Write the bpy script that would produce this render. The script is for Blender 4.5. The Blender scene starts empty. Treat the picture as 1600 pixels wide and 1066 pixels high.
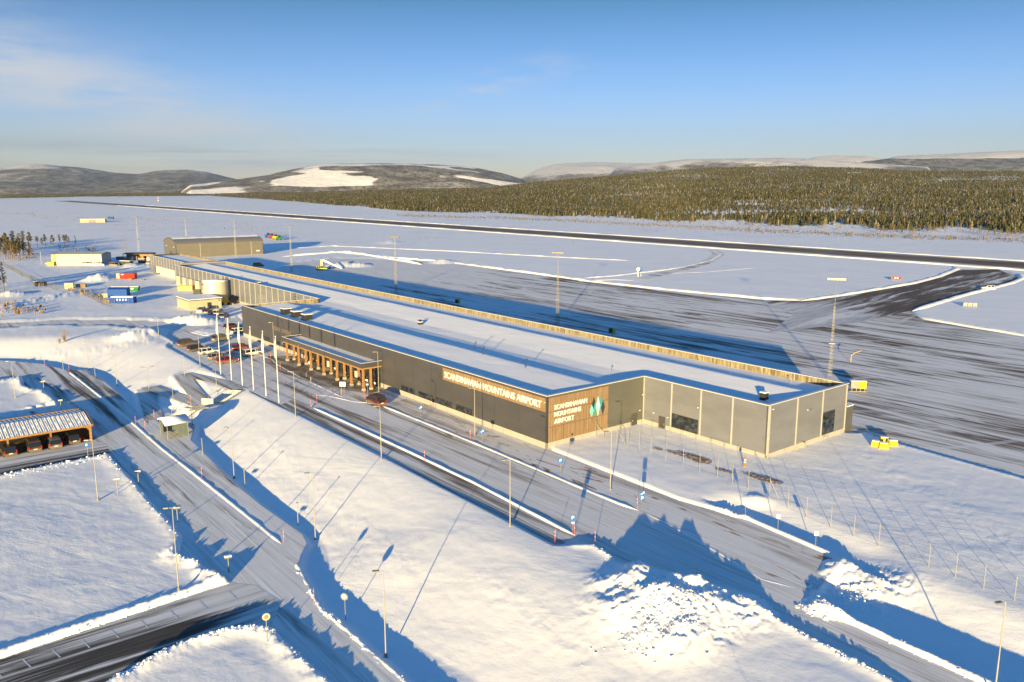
import bpy, bmesh, math, random
import numpy as np
from mathutils import Vector, Matrix
from mathutils.geometry import tessellate_polygon
R = math.radians
random.seed(7)
scn = bpy.context.scene
COL = scn.collection

# ------------------------------------------------------------------ camera, sky, sun
CAMH, PITCH, FPX = 37.8, 0.1861, 1286.6
cd = bpy.data.cameras.new('camera'); cam = bpy.data.objects.new('camera', cd); COL.objects.link(cam)
cam.location = (0, 0, CAMH); cam.rotation_euler = (math.pi/2-PITCH, 0, 0)
cd.sensor_width = 36; cd.lens = 36*FPX/1600; cd.clip_start = .5; cd.clip_end = 60000
scn.camera = cam
scn.render.resolution_x = 1024; scn.render.resolution_y = 682
SUN_AZ, SUN_EL = 190.3, 6.3
w = bpy.data.worlds.new('World'); scn.world = w; w.use_nodes = True
nt = w.node_tree; nt.nodes.clear()
wo = nt.nodes.new('ShaderNodeOutputWorld'); bg = nt.nodes.new('ShaderNodeBackground')
sk = nt.nodes.new('ShaderNodeTexSky'); sk.sky_type = 'NISHITA'; sk.sun_disc = False
sk.sun_elevation = R(SUN_EL); sk.sun_rotation = R(SUN_AZ); sk.altitude = 400
sk.air_density = 1.0; sk.dust_density = 0.2; sk.ozone_density = 3.0
bg.inputs['Strength'].default_value = 0.069
def wn(t, **k):
    n = nt.nodes.new(t)
    for a, b in k.items(): setattr(n, a, b)
    return n
# thin clouds, laid out by direction in the sky
tc = wn('ShaderNodeTexCoord'); sep = wn('ShaderNodeSeparateXYZ'); nt.links.new(tc.outputs['Generated'], sep.inputs[0])
def wmath(op, a, b=None, clamp=False):
    n = wn('ShaderNodeMath', operation=op); n.use_clamp = clamp
    for i, v in enumerate((a, b)):
        if v is None: continue
        if isinstance(v, (int, float)): n.inputs[i].default_value = v
        else: nt.links.new(v, n.inputs[i])
    return n.outputs[0]
def wramp(v, a, b):
    n = wn('ShaderNodeMapRange', interpolation_type='SMOOTHSTEP'); nt.links.new(v, n.inputs[0])
    n.inputs[1].default_value = a; n.inputs[2].default_value = b; return n.outputs[0]
X, Y, Z = sep.outputs
az = wmath('ARCTAN2', X, Y)
el = wmath('ARCSINE', Z)
cb = wn('ShaderNodeCombineXYZ'); nt.links.new(az, cb.inputs[0]); nt.links.new(el, cb.inputs[1])
def wnoise(sx, sy, scale, det, rot=0):
    m = wn('ShaderNodeMapping'); nt.links.new(cb.outputs[0], m.inputs[0]); m.inputs['Scale'].default_value = (sx, sy, 1); m.inputs['Rotation'].default_value = (0, 0, rot)
    n = wn('ShaderNodeTexNoise'); nt.links.new(m.outputs[0], n.inputs['Vector']); n.inputs['Scale'].default_value = scale; n.inputs['Detail'].default_value = det; n.inputs['Roughness'].default_value = .6
    return n.outputs[0]
def gauss(v, c, s):
    d = wmath('DIVIDE', wmath('SUBTRACT', v, c), s)
    return wmath('EXPONENT', wmath('MULTIPLY', wmath('MULTIPLY', d, d), -1))
# streak of cirrus falling from the upper left
line = wmath('ADD', el, wmath('MULTIPLY', az, .31))
c1 = wmath('MULTIPLY', gauss(line, -.047, .045), wramp(wmath('MULTIPLY', az, -1), .12, .42))
c1 = wmath('MULTIPLY', c1, wramp(wnoise(2, 12, 3.2, 7, .3), .30, .62))
c2 = wmath('MULTIPLY', wmath('MULTIPLY', gauss(wmath('SUBTRACT', el, wmath('MULTIPLY', az, .28)), .122, .016), gauss(az, -.02, .09)), wramp(wnoise(3, 10, 4, 6, -.3), .42, .75))
c3 = wmath('MULTIPLY', wmath('MULTIPLY', gauss(el, .033, .014), wramp(wmath('MULTIPLY', az, -1), -.15, .45)), wramp(wnoise(1, 22, 2.2, 6), .38, .6))
mixa = wn('ShaderNodeMix', data_type='RGBA'); mixb = wn('ShaderNodeMix', data_type='RGBA')
nt.links.new(wmath('MULTIPLY', wmath('ADD', c1, wmath('MULTIPLY', c2, 1.0), True), .8), mixa.inputs[0])
nt.links.new(wmath('MULTIPLY', c3, .9), mixb.inputs[0])
hsv = wn('ShaderNodeHueSaturation'); hsv.inputs['Saturation'].default_value = 1.08
nt.links.new(sk.outputs[0], hsv.inputs['Color'])
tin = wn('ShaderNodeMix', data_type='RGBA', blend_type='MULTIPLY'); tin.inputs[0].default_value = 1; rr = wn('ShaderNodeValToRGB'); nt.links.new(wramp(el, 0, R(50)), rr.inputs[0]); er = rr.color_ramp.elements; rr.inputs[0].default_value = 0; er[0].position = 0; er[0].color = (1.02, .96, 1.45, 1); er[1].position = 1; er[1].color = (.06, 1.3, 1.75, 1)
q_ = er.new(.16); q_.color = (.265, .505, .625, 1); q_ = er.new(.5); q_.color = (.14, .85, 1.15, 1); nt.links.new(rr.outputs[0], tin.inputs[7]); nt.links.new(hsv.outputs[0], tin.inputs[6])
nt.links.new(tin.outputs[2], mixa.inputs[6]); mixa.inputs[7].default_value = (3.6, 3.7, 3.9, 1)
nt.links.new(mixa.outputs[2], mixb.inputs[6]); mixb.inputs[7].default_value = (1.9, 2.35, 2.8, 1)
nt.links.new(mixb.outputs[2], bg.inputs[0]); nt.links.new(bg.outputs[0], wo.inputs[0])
sd = bpy.data.lights.new('sun', 'SUN'); so = bpy.data.objects.new('sun', sd); COL.objects.link(so)
sd.energy = 5.0; sd.angle = R(.5); sd.color = (1, .75, .34)
tosun = Vector((math.sin(R(SUN_AZ))*math.cos(R(SUN_EL)), math.cos(R(SUN_AZ))*math.cos(R(SUN_EL)), math.sin(R(SUN_EL))))
so.rotation_euler = tosun.to_track_quat('Z', 'Y').to_euler(); so.location = (0, -50, 120)
scn.view_settings.view_transform = 'Standard'; scn.view_settings.look = 'None'
scn.view_settings.exposure = 1.5; scn.view_settings.gamma = 1

# ------------------------------------------------------------------ ground coordinates
YAW = .8956; CY, SY = math.cos(YAW), math.sin(YAW)
KP = np.array([5.074, 115.367])
def G(px, py, z=0.):
    u = (px-800)/FPX; v = -(py-533)/FPX; ct, st = math.cos(PITCH), math.sin(PITCH)
    dz = -st+v*ct; t = (z-CAMH)/dz
    return (u*t, (ct+v*st)*t)
def UV(u, v): return (KP[0]-CY*u+SY*v, KP[1]+SY*u+CY*v)      # u along the terminal, v across it
def toUV(x, y): dx, dy = x-KP[0], y-KP[1]; return (-CY*dx+SY*dy, SY*dx+CY*dy)
def poly(pts, z=0.): return [G(a, b, z) for a, b in pts]
def smooth_line(pts, closed=False, n=6):
    P = [np.array(p, float) for p in pts]; out = []; N = len(P)
    rng = range(N if closed else N-1)
    for i in rng:
        p0 = P[(i-1) % N] if closed or i > 0 else P[i]; p1 = P[i]; p2 = P[(i+1) % N]
        p3 = P[(i+2) % N] if closed or i+2 < N else P[(i+1) % N]
        for k in range(n):
            t = k/n
            out.append(.5*((2*p1)+(-p0+p2)*t+(2*p0-5*p1+4*p2-p3)*t*t+(-p0+3*p1-3*p2+p3)*t**3))
    if not closed: out.append(P[-1])
    return out

# ------------------------------------------------------------------ tags
def tag(o, label=None, cat=None, group=None, kind=None):
    if label: o['label'] = label
    if cat: o['category'] = cat
    if group: o['group'] = group
    if kind: o['kind'] = kind
    return o
def thing(name, label, cat, loc=(0, 0, 0), rz=0, group=None):
    o = bpy.data.objects.new(name, None); COL.objects.link(o); o.empty_display_size = .3
    o.location = loc; o.rotation_euler = (0, 0, rz); return tag(o, label, cat, group)
def copy_tree(o, parent=None):
    c = o.copy(); COL.objects.link(c); c.parent = parent
    for ch in KIDS.get(o.name, []): copy_tree(ch, c)
    return c
KIDS = {}
class MB:
    def __init__(s): s.v = []; s.f = []; s.mi = []; s.cur = 0
    def add(s, vs, fs):
        b = len(s.v); s.v += [tuple(p) for p in vs]; s.f += [tuple(i+b for i in f) for f in fs]; s.mi += [s.cur]*len(fs); return s
    def box(s, x0, x1, y0, y1, z0, z1):
        x0, x1 = sorted((x0, x1)); y0, y1 = sorted((y0, y1)); z0, z1 = sorted((z0, z1))
        return s.add([(x0,y0,z0),(x1,y0,z0),(x1,y1,z0),(x0,y1,z0),(x0,y0,z1),(x1,y0,z1),(x1,y1,z1),(x0,y1,z1)],
                     [(0,3,2,1),(4,5,6,7),(0,1,5,4),(1,2,6,5),(2,3,7,6),(3,0,4,7)])
    def obox(s, c, sx, sy, sz, rz=0):       # centre of the base
        ca, sa = math.cos(rz), math.sin(rz); vs = []
        for z in (0, sz):
            for a, b in ((-1,-1),(1,-1),(1,1),(-1,1)):
                x, y = a*sx/2, b*sy/2; vs.append((c[0]+ca*x-sa*y, c[1]+sa*x+ca*y, c[2]+z))
        return s.add(vs, [(0,3,2,1),(4,5,6,7),(0,1,5,4),(1,2,6,5),(2,3,7,6),(3,0,4,7)])
    def tube(s, p, q, r0, r1=None, n=8, cap=True):
        p, q = Vector(p), Vector(q); r1 = r0 if r1 is None else r1; d = (q-p)
        if d.length < 1e-6: return s
        d.normalize(); a = d.orthogonal().normalized(); b = d.cross(a); vs = []
        for c, r in ((p, r0), (q, r1)):
            for i in range(n):
                t = 2*math.pi*i/n; vs.append(tuple(c+a*math.cos(t)*r+b*math.sin(t)*r))
        fs = [(i, (i+1) % n, n+(i+1) % n, n+i) for i in range(n)]
        if cap: fs += [tuple(range(n))[::-1], tuple(range(n, 2*n))]
        return s.add(vs, fs)
    def prism(s, pts, z0, z1):
        n = len(pts); vs = [(x, y, z0) for x, y in pts]+[(x, y, z1) for x, y in pts]
        return s.add(vs, [tuple(range(n))[::-1], tuple(range(n, 2*n))]+[(i, (i+1) % n, n+(i+1) % n, n+i) for i in range(n)])
    def loft(s, rings, cap=True):
        n = len(rings[0]); vs = [p for r in rings for p in r]; fs = []
        for k in range(len(rings)-1):
            for i in range(n): fs.append((k*n+i, k*n+(i+1) % n, (k+1)*n+(i+1) % n, (k+1)*n+i))
        if cap: fs += [tuple(range(n))[::-1], tuple(range((len(rings)-1)*n, len(rings)*n))]
        return s.add(vs, fs)
    def mesh(s, name):
        m = bpy.data.meshes.new(name); m.from_pydata(s.v, [], s.f); m.polygons.foreach_set('material_index', s.mi); m.update(); return m
    def build(s, name, mat, parent=None, smooth=False, bevel=0, loc=None, rz=None):
        m = s.mesh(name)
        for x in (mat if isinstance(mat, (list, tuple)) else [mat]): m.materials.append(x)
        bm = bmesh.new(); bm.from_mesh(m); bmesh.ops.recalc_face_normals(bm, faces=bm.faces)
        bm.to_mesh(m); bm.free()
        if smooth: m.polygons.foreach_set('use_smooth', [True]*len(m.polygons))
        return link(name, m, parent, loc, rz, bevel)
def each(mb, name, mat, parent, k=8):
    out = []
    for i in range(0, len(mb.v), k): m = MB(); m.add(mb.v[i:i+k], [tuple(a-i for a in f) for f in mb.f if i <= f[0] < i+k]); out.append(m.build(name, mat, parent))
    return out
def link(name, m, parent=None, loc=None, rz=None, bevel=0):
    o = bpy.data.objects.new(name, m); COL.objects.link(o)
    if parent: o.parent = parent; KIDS.setdefault(parent.name, []).append(o)
    if loc is not None: o.location = loc
    if rz is not None: o.rotation_euler = (0, 0, rz)
    if bevel:
        b = o.modifiers.new('bevel', 'BEVEL'); b.width = bevel; b.segments = 2; b.limit_method = 'ANGLE'
    return o

# ------------------------------------------------------------------ materials
class NB:
    def __init__(s, name):
        s.m = bpy.data.materials.new(name); s.m.use_nodes = True; s.t = s.m.node_tree; s.t.nodes.clear()
        s.out = s.t.nodes.new('ShaderNodeOutputMaterial'); s.b = s.t.nodes.new('ShaderNodeBsdfPrincipled')
        s.t.links.new(s.b.outputs[0], s.out.inputs[0]); s.tc = s.t.nodes.new('ShaderNodeTexCoord')
        s.geo = None
    def n(s, t, **k):
        x = s.t.nodes.new(t)
        for a, b in k.items(): setattr(x, a, b)
        return x
    def put(s, v, sock):
        if isinstance(v, (int, float)): sock.default_value = v
        elif isinstance(v, (tuple, list)): sock.default_value = tuple(v)+((1,) if len(v) == 3 and sock.type == 'RGBA' else ())
        else: s.t.links.new(v, sock)
    def pos(s, world=True):
        if not world: return s.tc.outputs['Object']
        if not s.geo: s.geo = s.n('ShaderNodeNewGeometry')
        return s.geo.outputs['Position']
    def map(s, vec, scale=(1, 1, 1), rot=0, loc=(0, 0, 0)):
        m = s.n('ShaderNodeMapping'); s.put(vec, m.inputs[0]); m.inputs['Scale'].default_value = scale; m.inputs['Rotation'].default_value = (0, 0, rot); m.inputs['Location'].default_value = loc
        return m.outputs[0]
    def rotmap(s, rot, scale, world=True):   # rotate first, then scale
        return s.map(s.map(s.pos(world), rot=rot), scale=scale)
    def noise(s, vec, scale=1, det=4, rough=.55, dist=0):
        x = s.n('ShaderNodeTexNoise'); s.put(vec, x.inputs['Vector']); x.inputs['Scale'].default_value = scale; x.inputs['Detail'].default_value = det
        x.inputs['Roughness'].default_value = rough; x.inputs['Distortion'].default_value = dist; return x.outputs[0]
    def vor(s, vec, scale=1, out='Distance'):
        x = s.n('ShaderNodeTexVoronoi'); s.put(vec, x.inputs['Vector']); x.inputs['Scale'].default_value = scale; return x.outputs[out]
    def wave(s, vec, scale, dist=0, axis='X', det=2):
        x = s.n('ShaderNodeTexWave', bands_direction=axis); s.put(vec, x.inputs['Vector']); x.inputs['Scale'].default_value = scale; x.inputs['Distortion'].default_value = dist; x.inputs['Detail'].default_value = det; return x.outputs['Fac']
    def ramp(s, v, a, b, lo=0., hi=1., mode='SMOOTHSTEP'):
        x = s.n('ShaderNodeMapRange', interpolation_type=mode); s.put(v, x.inputs[0])
        for i, q in enumerate((a, b, lo, hi)): x.inputs[i+1].default_value = q
        return x.outputs[0]
    def math(s, op, a, b=0., clamp=False):
        x = s.n('ShaderNodeMath', operation=op); x.use_clamp = clamp; s.put(a, x.inputs[0]); s.put(b, x.inputs[1]); return x.outputs[0]
    def mix(s, f, a, b):
        x = s.n('ShaderNodeMix', data_type='RGBA'); s.put(f, x.inputs[0]); s.put(a, x.inputs[6]); s.put(b, x.inputs[7]); return x.outputs[2]
    def bump(s, h, strength=.5, dist=.1, prev=None):
        x = s.n('ShaderNodeBump'); s.put(h, x.inputs['Height']); x.inputs['Strength'].default_value = strength; x.inputs['Distance'].default_value = dist
        if prev is not None: s.put(prev, x.inputs['Normal'])
        return x.outputs[0]
    def done(s, color, rough=.6, metal=0., normal=None, spec=None):
        s.put(color, s.b.inputs['Base Color']); s.put(rough, s.b.inputs['Roughness']); s.put(metal, s.b.inputs['Metallic'])
        if normal is not None: s.put(normal, s.b.inputs['Normal'])
        if spec is not None: s.b.inputs['Specular IOR Level'].default_value = spec
        return s.m
def simple(name, col, rough=.5, metal=0., var=.15, vs=3., bump=0., spec=None):
    n = NB(name); v = n.noise(n.pos(False), vs, 5); dark = tuple(c*(1-var) for c in col); lite = tuple(min(1, c*(1+var)) for c in col)
    nm = n.bump(n.noise(n.pos(False), vs*6, 4), bump, .02) if bump else None
    return n.done(n.mix(n.ramp(v, .3, .7), dark, lite), n.ramp(v, .2, .8, max(.03, rough-.08), rough+.08), metal, nm, spec)
SNOWC = (.88, .88, .90)
def snow_mat(name, ripple=1., scale=1., patch=None):
    n = NB(name); p = n.pos()
    v1 = n.noise(n.rotmap(.45, (.16*scale, .55*scale, .3)), 1, 7, .62, .8)
    v2 = n.noise(p, 3.2, 5, .6); v3 = n.noise(n.rotmap(.3, (.045, .13, .05)), 1, 5, .6, .5)
    rid = n.math('POWER', n.math('ABSOLUTE', n.math('SUBTRACT', v1, .5)), .6)
    h = n.math('ADD', n.math('MULTIPLY', v1, .32*ripple), n.math('MULTIPLY', v3, .16*ripple))
    h = n.math('MULTIPLY', h, n.ramp(n.noise(n.map(p, (.035, .035, .03)), 1, 3), .35, .65, .25, 1.0)); b1 = n.bump(h, .42, .5); b2 = n.bump(n.math('ADD', v2, n.math('MULTIPLY', n.noise(p, 11, 3, .7), .5)), .32, .05, b1)
    col = n.mix(n.ramp(v3, .35, .65), (.84, .85, .88), (.90, .90, .91))
    if patch is not None: col = patch(n, col)
    return n.done(col, .62, 0, b2, .3)
M = {}
_p = G(372, 925, -1.7); FV = SY*_p[0]+CY*_p[1]
M['snow'] = snow_mat('snow')
M['roof_snow'] = snow_mat('roof snow', .45, .8)
def road_mat(name, rot, bare=.5, tone=(.60, .60, .60), dark=(.075, .066, .060), dirt=0., fine=1., curve=0.4, tracks=0, fade=None):
    n = NB(name); p = n.pos()
    st = n.noise(n.rotmap(rot, (.028, .55*fine, .1)), 1, 8, .68, curve)
    st2 = n.noise(n.rotmap(rot, (.10, 2.4*fine, .1)), 1, 6, .65, .3)
    big = n.noise(n.rotmap(rot, (.012, .05, .02)), 1, 4, .6)
    st3 = n.noise(n.rotmap(rot, (.05, 7.5*fine, .1)), 1, 5, .7, .15)
    ss = n.math('ADD', n.math('MULTIPLY', st, .58), n.math('ADD', n.math('MULTIPLY', n.math('ADD', n.math('MULTIPLY', st2, .6), n.math('MULTIPLY', st3, .6)), .24), n.math('MULTIPLY', big, .38)))
    lo = .70-.17*bare
    if fade and len(fade) == 3:
        sv = n.n('ShaderNodeSeparateXYZ'); n.put(n.map(p, rot=YAW), sv.inputs[0]); ss = n.math('SUBTRACT', ss, n.ramp(sv.outputs[0], fade[0], fade[1], fade[2], 0))
    elif fade and len(fade) == 4:
        sv = n.n('ShaderNodeSeparateXYZ'); n.put(n.map(p, rot=YAW), sv.inputs[0]); ss = n.math('SUBTRACT', ss, n.ramp(sv.outputs[1], *fade))
    elif fade:
        sv = n.n('ShaderNodeSeparateXYZ'); n.put(n.map(p, rot=YAW), sv.inputs[0]); ss = n.math('SUBTRACT', ss, n.ramp(sv.outputs[1], fade[0], fade[1], 0, .16))
    m = n.ramp(ss, lo-.03, lo+.08)
    grad = n.mix(n.ramp(n.math('ADD', n.math('MULTIPLY', st2, .5), n.math('MULTIPLY', st3, .5)), .38, .62), tuple(c*.78 for c in tone), tuple(min(1, c*1.22) for c in tone))
    grad = n.mix(n.ramp(st, .52, .36), grad, (.74, .74, .76))
    col = n.mix(m, grad, n.mix(n.ramp(st2, .35, .65), dark, tuple(c*1.9 for c in dark)))
    if tracks:                             # swept tyre arcs
        rr = n.n('ShaderNodeTexWave', wave_type='RINGS', rings_direction='SPHERICAL'); n.put(n.map(p, loc=(-60, -300, 0)), rr.inputs['Vector'])
        rr.inputs['Scale'].default_value = .035; rr.inputs['Distortion'].default_value = 6; rr.inputs['Detail'].default_value = 2; rr.inputs['Detail Scale'].default_value = .6
        tr = n.math('MULTIPLY', n.ramp(rr.outputs['Fac'], .93, .99), n.ramp(n.noise(p, .02, 2), .5, .62))
        col = n.mix(n.math('MULTIPLY', tr, .6), col, (.72, .72, .75))
    if dirt:
        d = n.noise(n.rotmap(rot, (.16, .7, .3)), 1, 6, .6, 1.2)
        col = n.mix(n.math('MULTIPLY', n.ramp(d, .58, .66), dirt), col, (.30, .185, .115))
    bm_ = n.bump(ss, .35, .12)
    return n.done(col, .75, 0, bm_, .08)
RA, RB = YAW, YAW+math.pi/2       # mapping rotations that align streaks with u and v
M['road_u'] = road_mat('packed snow road', RA, .34, tone=(.75, .745, .74))
M['road_v'] = road_mat('packed snow side road', RB, .32, tone=(.66, .655, .65))
M['road_bare'] = road_mat('bare asphalt lane', RB, .80, dark=(.05, .046, .043), curve=.25, fade=(FV-9, FV+5))
M['fore'] = road_mat('packed snow forecourt', RA, .22, tone=(.72, .71, .70), dark=(.16, .13, .11))
M['walk'] = road_mat('walkway', RA, .42, tone=(.56, .55, .54), dark=(.12, .10, .085), fine=1.6)
M['lot'] = road_mat('gravel lot', RA, .32, tone=(.72, .71, .70), dark=(.3, .27, .25), dirt=.95, fine=.8)
M['apron'] = road_mat('apron', RA, .38, tone=(.72, .72, .725), dark=(.10, .078, .062), fine=.6, curve=1.2, tracks=1, fade=(-340, -250, .12))
# runway: dark down the middle, snow towards the edges
n = NB('runway'); uvm = n.rotmap(RA, (1, 1, 1)); sp = n.n('ShaderNodeSeparateXYZ'); n.put(n.tc.outputs['UV'], sp.inputs[0])
st = n.noise(n.map(n.tc.outputs['UV'], (60, 9, 1)), 1, 7, .65); acr = n.math('ABSOLUTE', n.math('SUBTRACT', sp.outputs[1], .52))
f = n.ramp(n.math('ADD', acr, n.math('MULTIPLY', n.math('SUBTRACT', st, .5), .5)), .22, .46)
M['runway'] = n.done(n.mix(f, n.mix(n.ramp(st, .35, .65), (.12, .092, .072), (.24, .20, .175)), (.62, .62, .65)), .85, 0, None, .05)
# ------------------------------------------------------------------ layout (image-measured outlines turned into ground coordinates)
Q = lambda pts, z=0.: np.array(poly(pts, z))
LOW = -1.7
UZ = np.vstack([Q([(0,530),(180,524),(235,522),(262,545),(380,607),(440,637),(625,730),(743,791),(867,856),(930,885),(1000,912),(1090,942),(1180,968),(1397,1082),(1600,1190)]),
                [(60, 20), (9000, -300), (20000, 20000), (-20000, 20000), (-3000, 400)], Q([(-700,540)])])
LZ = np.vstack([Q([(-700,548),(0,556),(75,559),(130,574),(160,578),(185,600),(240,640),(262,643),(300,662),(345,705),(470,805),(510,850),(520,900),(600,970),(700,1030),(800,1090)], LOW), [(4, 30), (0, -200), (-3000, -200)]])
LROAD = Q([(-400,562),(0,564),(60,569),(97,578),(130,579),(160,598),(185,620),(215,650),(232,664),(238,652),(262,646),(300,664),(292,688),(320,716),(350,747),(400,790),(466,837),(472,850),(462,868),(458,885),(476,920),(493,951),(552,1002),(624,1066),(760,1190),(400,1400),(-500,1400),(-600,700)], LOW)
P1 = Q([(-300,600),(0,596),(20,592),(35,590),(38,603),(51,610),(72,611),(93,634),(70,638),(54,641),(0,652),(-300,700)], LOW)
P2 = Q([(-300,808),(0,744),(100,723),(172,711),(205,745),(240,786),(288,837),(283,858),(275,868),(316,882),(347,906),(360,910),(192,966),(0,1030),(-300,1128)], LOW)
P3 = Q([(150,1078),(178,1062),(275,1010),(350,986),(400,978),(430,986),(466,1020),(520,1068),(640,1200),(200,1300)], LOW)
UF = np.vstack([Q([(-400,506),(0,504),(100,500),(175,499),(250,502),(300,507),(320,507),(372,496)]), [UV(117.5, 3), UV(1.2, 1.2)], Q([(860,704),(1060,783),(1160,811),(1307,875),(1305,885),(1280,905),(1262,925),(1268,935),(1290,959),(1400,1010),(1524,1066),(1700,1150),(1560,1170),(1397,1064),(1300,1012),(1180,952),(1090,920),(1000,895),(972,885),(955,868),(930,852),(905,852),(867,851),(743,786),(625,725),(440,632),(380,603),(310,566),(275,547),(262,541),(276,536),(262,528),(245,522),(235,520),(215,514),(175,509),(75,508),(0,513),(-400,517)])])
ISL = Q([(296,519),(318,513),(345,511),(374,511),(375,523),(350,525),(325,524)])
APR = Q([(440,432),(420,424),(455,412),(520,404),(660,407),(760,418),(880,434),(920,440),(1010,450),(1200,467),(1250,470),(1320,460),(1425,443),(1465,432),(1498,421),(1560,419),(1598,436),(1580,443),(1500,464),(1425,487),(1450,500),(1600,525),(1900,590),(1900,835),(1600,748),(1450,706),(1400,692),(1350,676),(1322,676),(1290,640)])
# terminal footprint keeps the snow low and flat
def seg_dist(x, y, pts, closed=True, far=None):
    P = np.asarray(pts, float); N = len(P)
    if far is not None and x.ndim:
        mn, mx = P[:, :2].min(0)-far, P[:, :2].max(0)+far; k = (x > mn[0]) & (x < mx[0]) & (y > mn[1]) & (y < mx[1]); r = np.full(x.shape, float(far))
        if k.any(): r[k] = seg_dist(x[k], y[k], pts, closed)
        return r
    d = np.full(x.shape, 1e18); ins = np.zeros(x.shape, bool); rng = N if closed else N-1
    for i in range(rng):
        ax, ay = P[i][:2]; bx, by = P[(i+1) % N][:2]; ex, ey = bx-ax, by-ay; L = ex*ex+ey*ey+1e-12
        t = np.clip(((x-ax)*ex+(y-ay)*ey)/L, 0, 1); d = np.minimum(d, (x-ax-t*ex)**2+(y-ay-t*ey)**2)
        if closed and ay != by: ins ^= ((ay > y) != (by > y)) & (x < ex*(y-ay)/(by-ay)+ax)
    d = np.sqrt(d); return np.where(ins, -d, d) if closed else d
def sstep(a, b, x): t = np.clip((x-a)/(b-a), 0, 1); return t*t*(3-2*t)
def vn(x, y, seed=0):
    xi = np.floor(x).astype(np.int64); yi = np.floor(y).astype(np.int64); fx = x-xi; fy = y-yi; fx = fx*fx*(3-2*fx); fy = fy*fy*(3-2*fy)
    def h(a, b):
        q = (a*374761393+b*668265263+seed*1442695041) & 0x7fffffff; q = ((q ^ (q >> 13))*1274126177) & 0x7fffffff
        return ((q ^ (q >> 16)) & 0xffff)/65535.
    return (h(xi, yi)*(1-fx)+h(xi+1, yi)*fx)*(1-fy)+(h(xi, yi+1)*(1-fx)+h(xi+1, yi+1)*fx)*fy
def fbm(x, y, s, o=4, seed=0):
    r = 0; a = .5
    for i in range(o): r = r+a*vn(x*s, y*s, seed+i); s *= 2.07; a *= .5
    return r/(1-.5**o)-.5
# snow banks along edges: (line, crest height, half width, roughness)
BANKS = [
 (Q([(-300,808),(0,744),(100,723),(172,711)], LOW), 0.28, 0.9, 0.5), (Q([(172,711),(205,745),(240,786),(288,837),(283,858),(275,868)], LOW), .20, 1.3, 0.7),
 (Q([(275,868),(316,882),(347,906),(360,910)], LOW), 0.65, 1.1, 1.0), (Q([(360,910),(192,966),(0,1030),(-300,1128)], LOW), 0.38, 1.1, 0.5),
 (Q([(150,1078),(178,1062),(275,1010),(350,986),(400,978),(430,986),(466,1020),(520,1068),(640,1200)], LOW), 0.50, 1.3, 0.6),
 (Q([(-300,600),(0,596),(20,592),(35,590),(38,603),(51,610),(72,611),(93,634)], LOW), 0.55, 1.3, 0.8), (Q([(93,634),(70,638),(54,641)], LOW), 0.55, 1.4, 1.0),
 (Q([(97,578),(60,569),(0,563),(-300,560)], LOW), 0.17, 0.7, 0.5), (Q([(130,580),(160,598),(185,620),(215,650),(232,664)], LOW), 0.11, 0.4, 0.3),
 (Q([(292,688),(320,716),(350,747),(400,790),(466,837),(472,850),(462,868)], LOW), 0.14, 0.4, 0.3),
 (Q([(458,885),(476,920),(493,951),(552,1002),(624,1066),(760,1190)], LOW), 0.25, 0.7, 0.7),
 (Q([(905,852),(930,852),(955,868),(972,885),(1000,897)]), 0.28, 0.8, 0.8), (Q([(1090,921),(1180,953),(1300,1013),(1397,1065),(1560,1172)]), 0.28, 0.8, 0.5),
 (Q([(1268,935),(1290,959),(1400,1010),(1524,1066),(1700,1150)]), 0.30, 0.9, 0.5), (Q([(857,705),(1060,784),(1160,811),(1307,875)]), 0.11, 0.5, 0.3),
 (Q([(-300,519),(0,514),(75,509),(175,510),(215,515),(235,521)]), 0.25, 1.4, 0.6), (Q([(245,521),(262,527),(277,536),(262,542)]), 0.35, 1.0, 0.5),
 (Q([(-300,500),(0,503),(100,499),(175,498),(250,501),(300,506)]), 0.35, 1.5, 0.5), (Q([(0,486),(40,474),(80,466),(120,458)]), 0.90, 3.0, 0.6),
 (Q([(1350,676),(1400,692),(1450,706),(1600,748),(1800,806)]), 0.17, 1.0, 0.5), (Q([(1425,487),(1450,500),(1600,525),(1800,568)]), 0, 1.4, 0.4),
 (Q([(385,690),(440,745),(500,800),(560,860)], -.4), .05, 1.3, 1.4), (Q([(420,680),(500,750),(590,830),(640,880)], -.3), .05, 1.2, 1.4), (Q([(760,900),(840,960),(905,1010),(960,1066)], -.3), .05, 1.4, 1.4), (Q([(1340,700),(1420,760),(1500,800),(1600,870)]), .05, 1.5, 1.3), (Q([(0,560),(60,545),(170,540),(230,535)]), .15, 2., 2.)]
PILES = [(1006,900,1.4,2.2,1.),(1028,905,1.2,1.9,1.),(1048,912,1.2,2.0,1.),(1082,920,1.15,1.8,1.),(1000,915,1.2,3.,1.),(1040,940,1.5,4.2,1.),(1000,945,1.0,3.6,1.),(1090,945,1.1,3.8,1.),(1050,975,.8,3.6,1.),(970,915,.7,2.4,1.),(1140,950,.6,3.2,1.),
         (1325,895,.5,2.2,1.),(1345,905,.5,2.6,1.),(1300,925,.5,1.8,1.),(1330,925,.45,2.8,1.),(1290,945,.5,1.7,1.),(1318,883,.6,1.6,1.),(1370,905,.3,3.,1.),
         (222,519,1.7,4.,1.),(208,524,1.3,4.,1.),(232,515,1.3,3.5,.8),(300,498,1.5,4.5,.9),(320,501,1.2,3.5,.9),(153,434,2.2,5.,.7),(165,430,1.6,4.,.7),(205,415,1.5,4.,.8),(228,415,1.2,3.5,.8),(215,418,1.,3,.8),
         (20,459,1.2,4.,1.),(690,408,1.8,5.,1.),(535,412,2.,6.,.9),(560,413,1.6,6.,.9),(610,378,1.4,6.,1.),(1180,782,.25,1.2,.5),(1150,800,.2,1.6,.4)]
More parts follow.
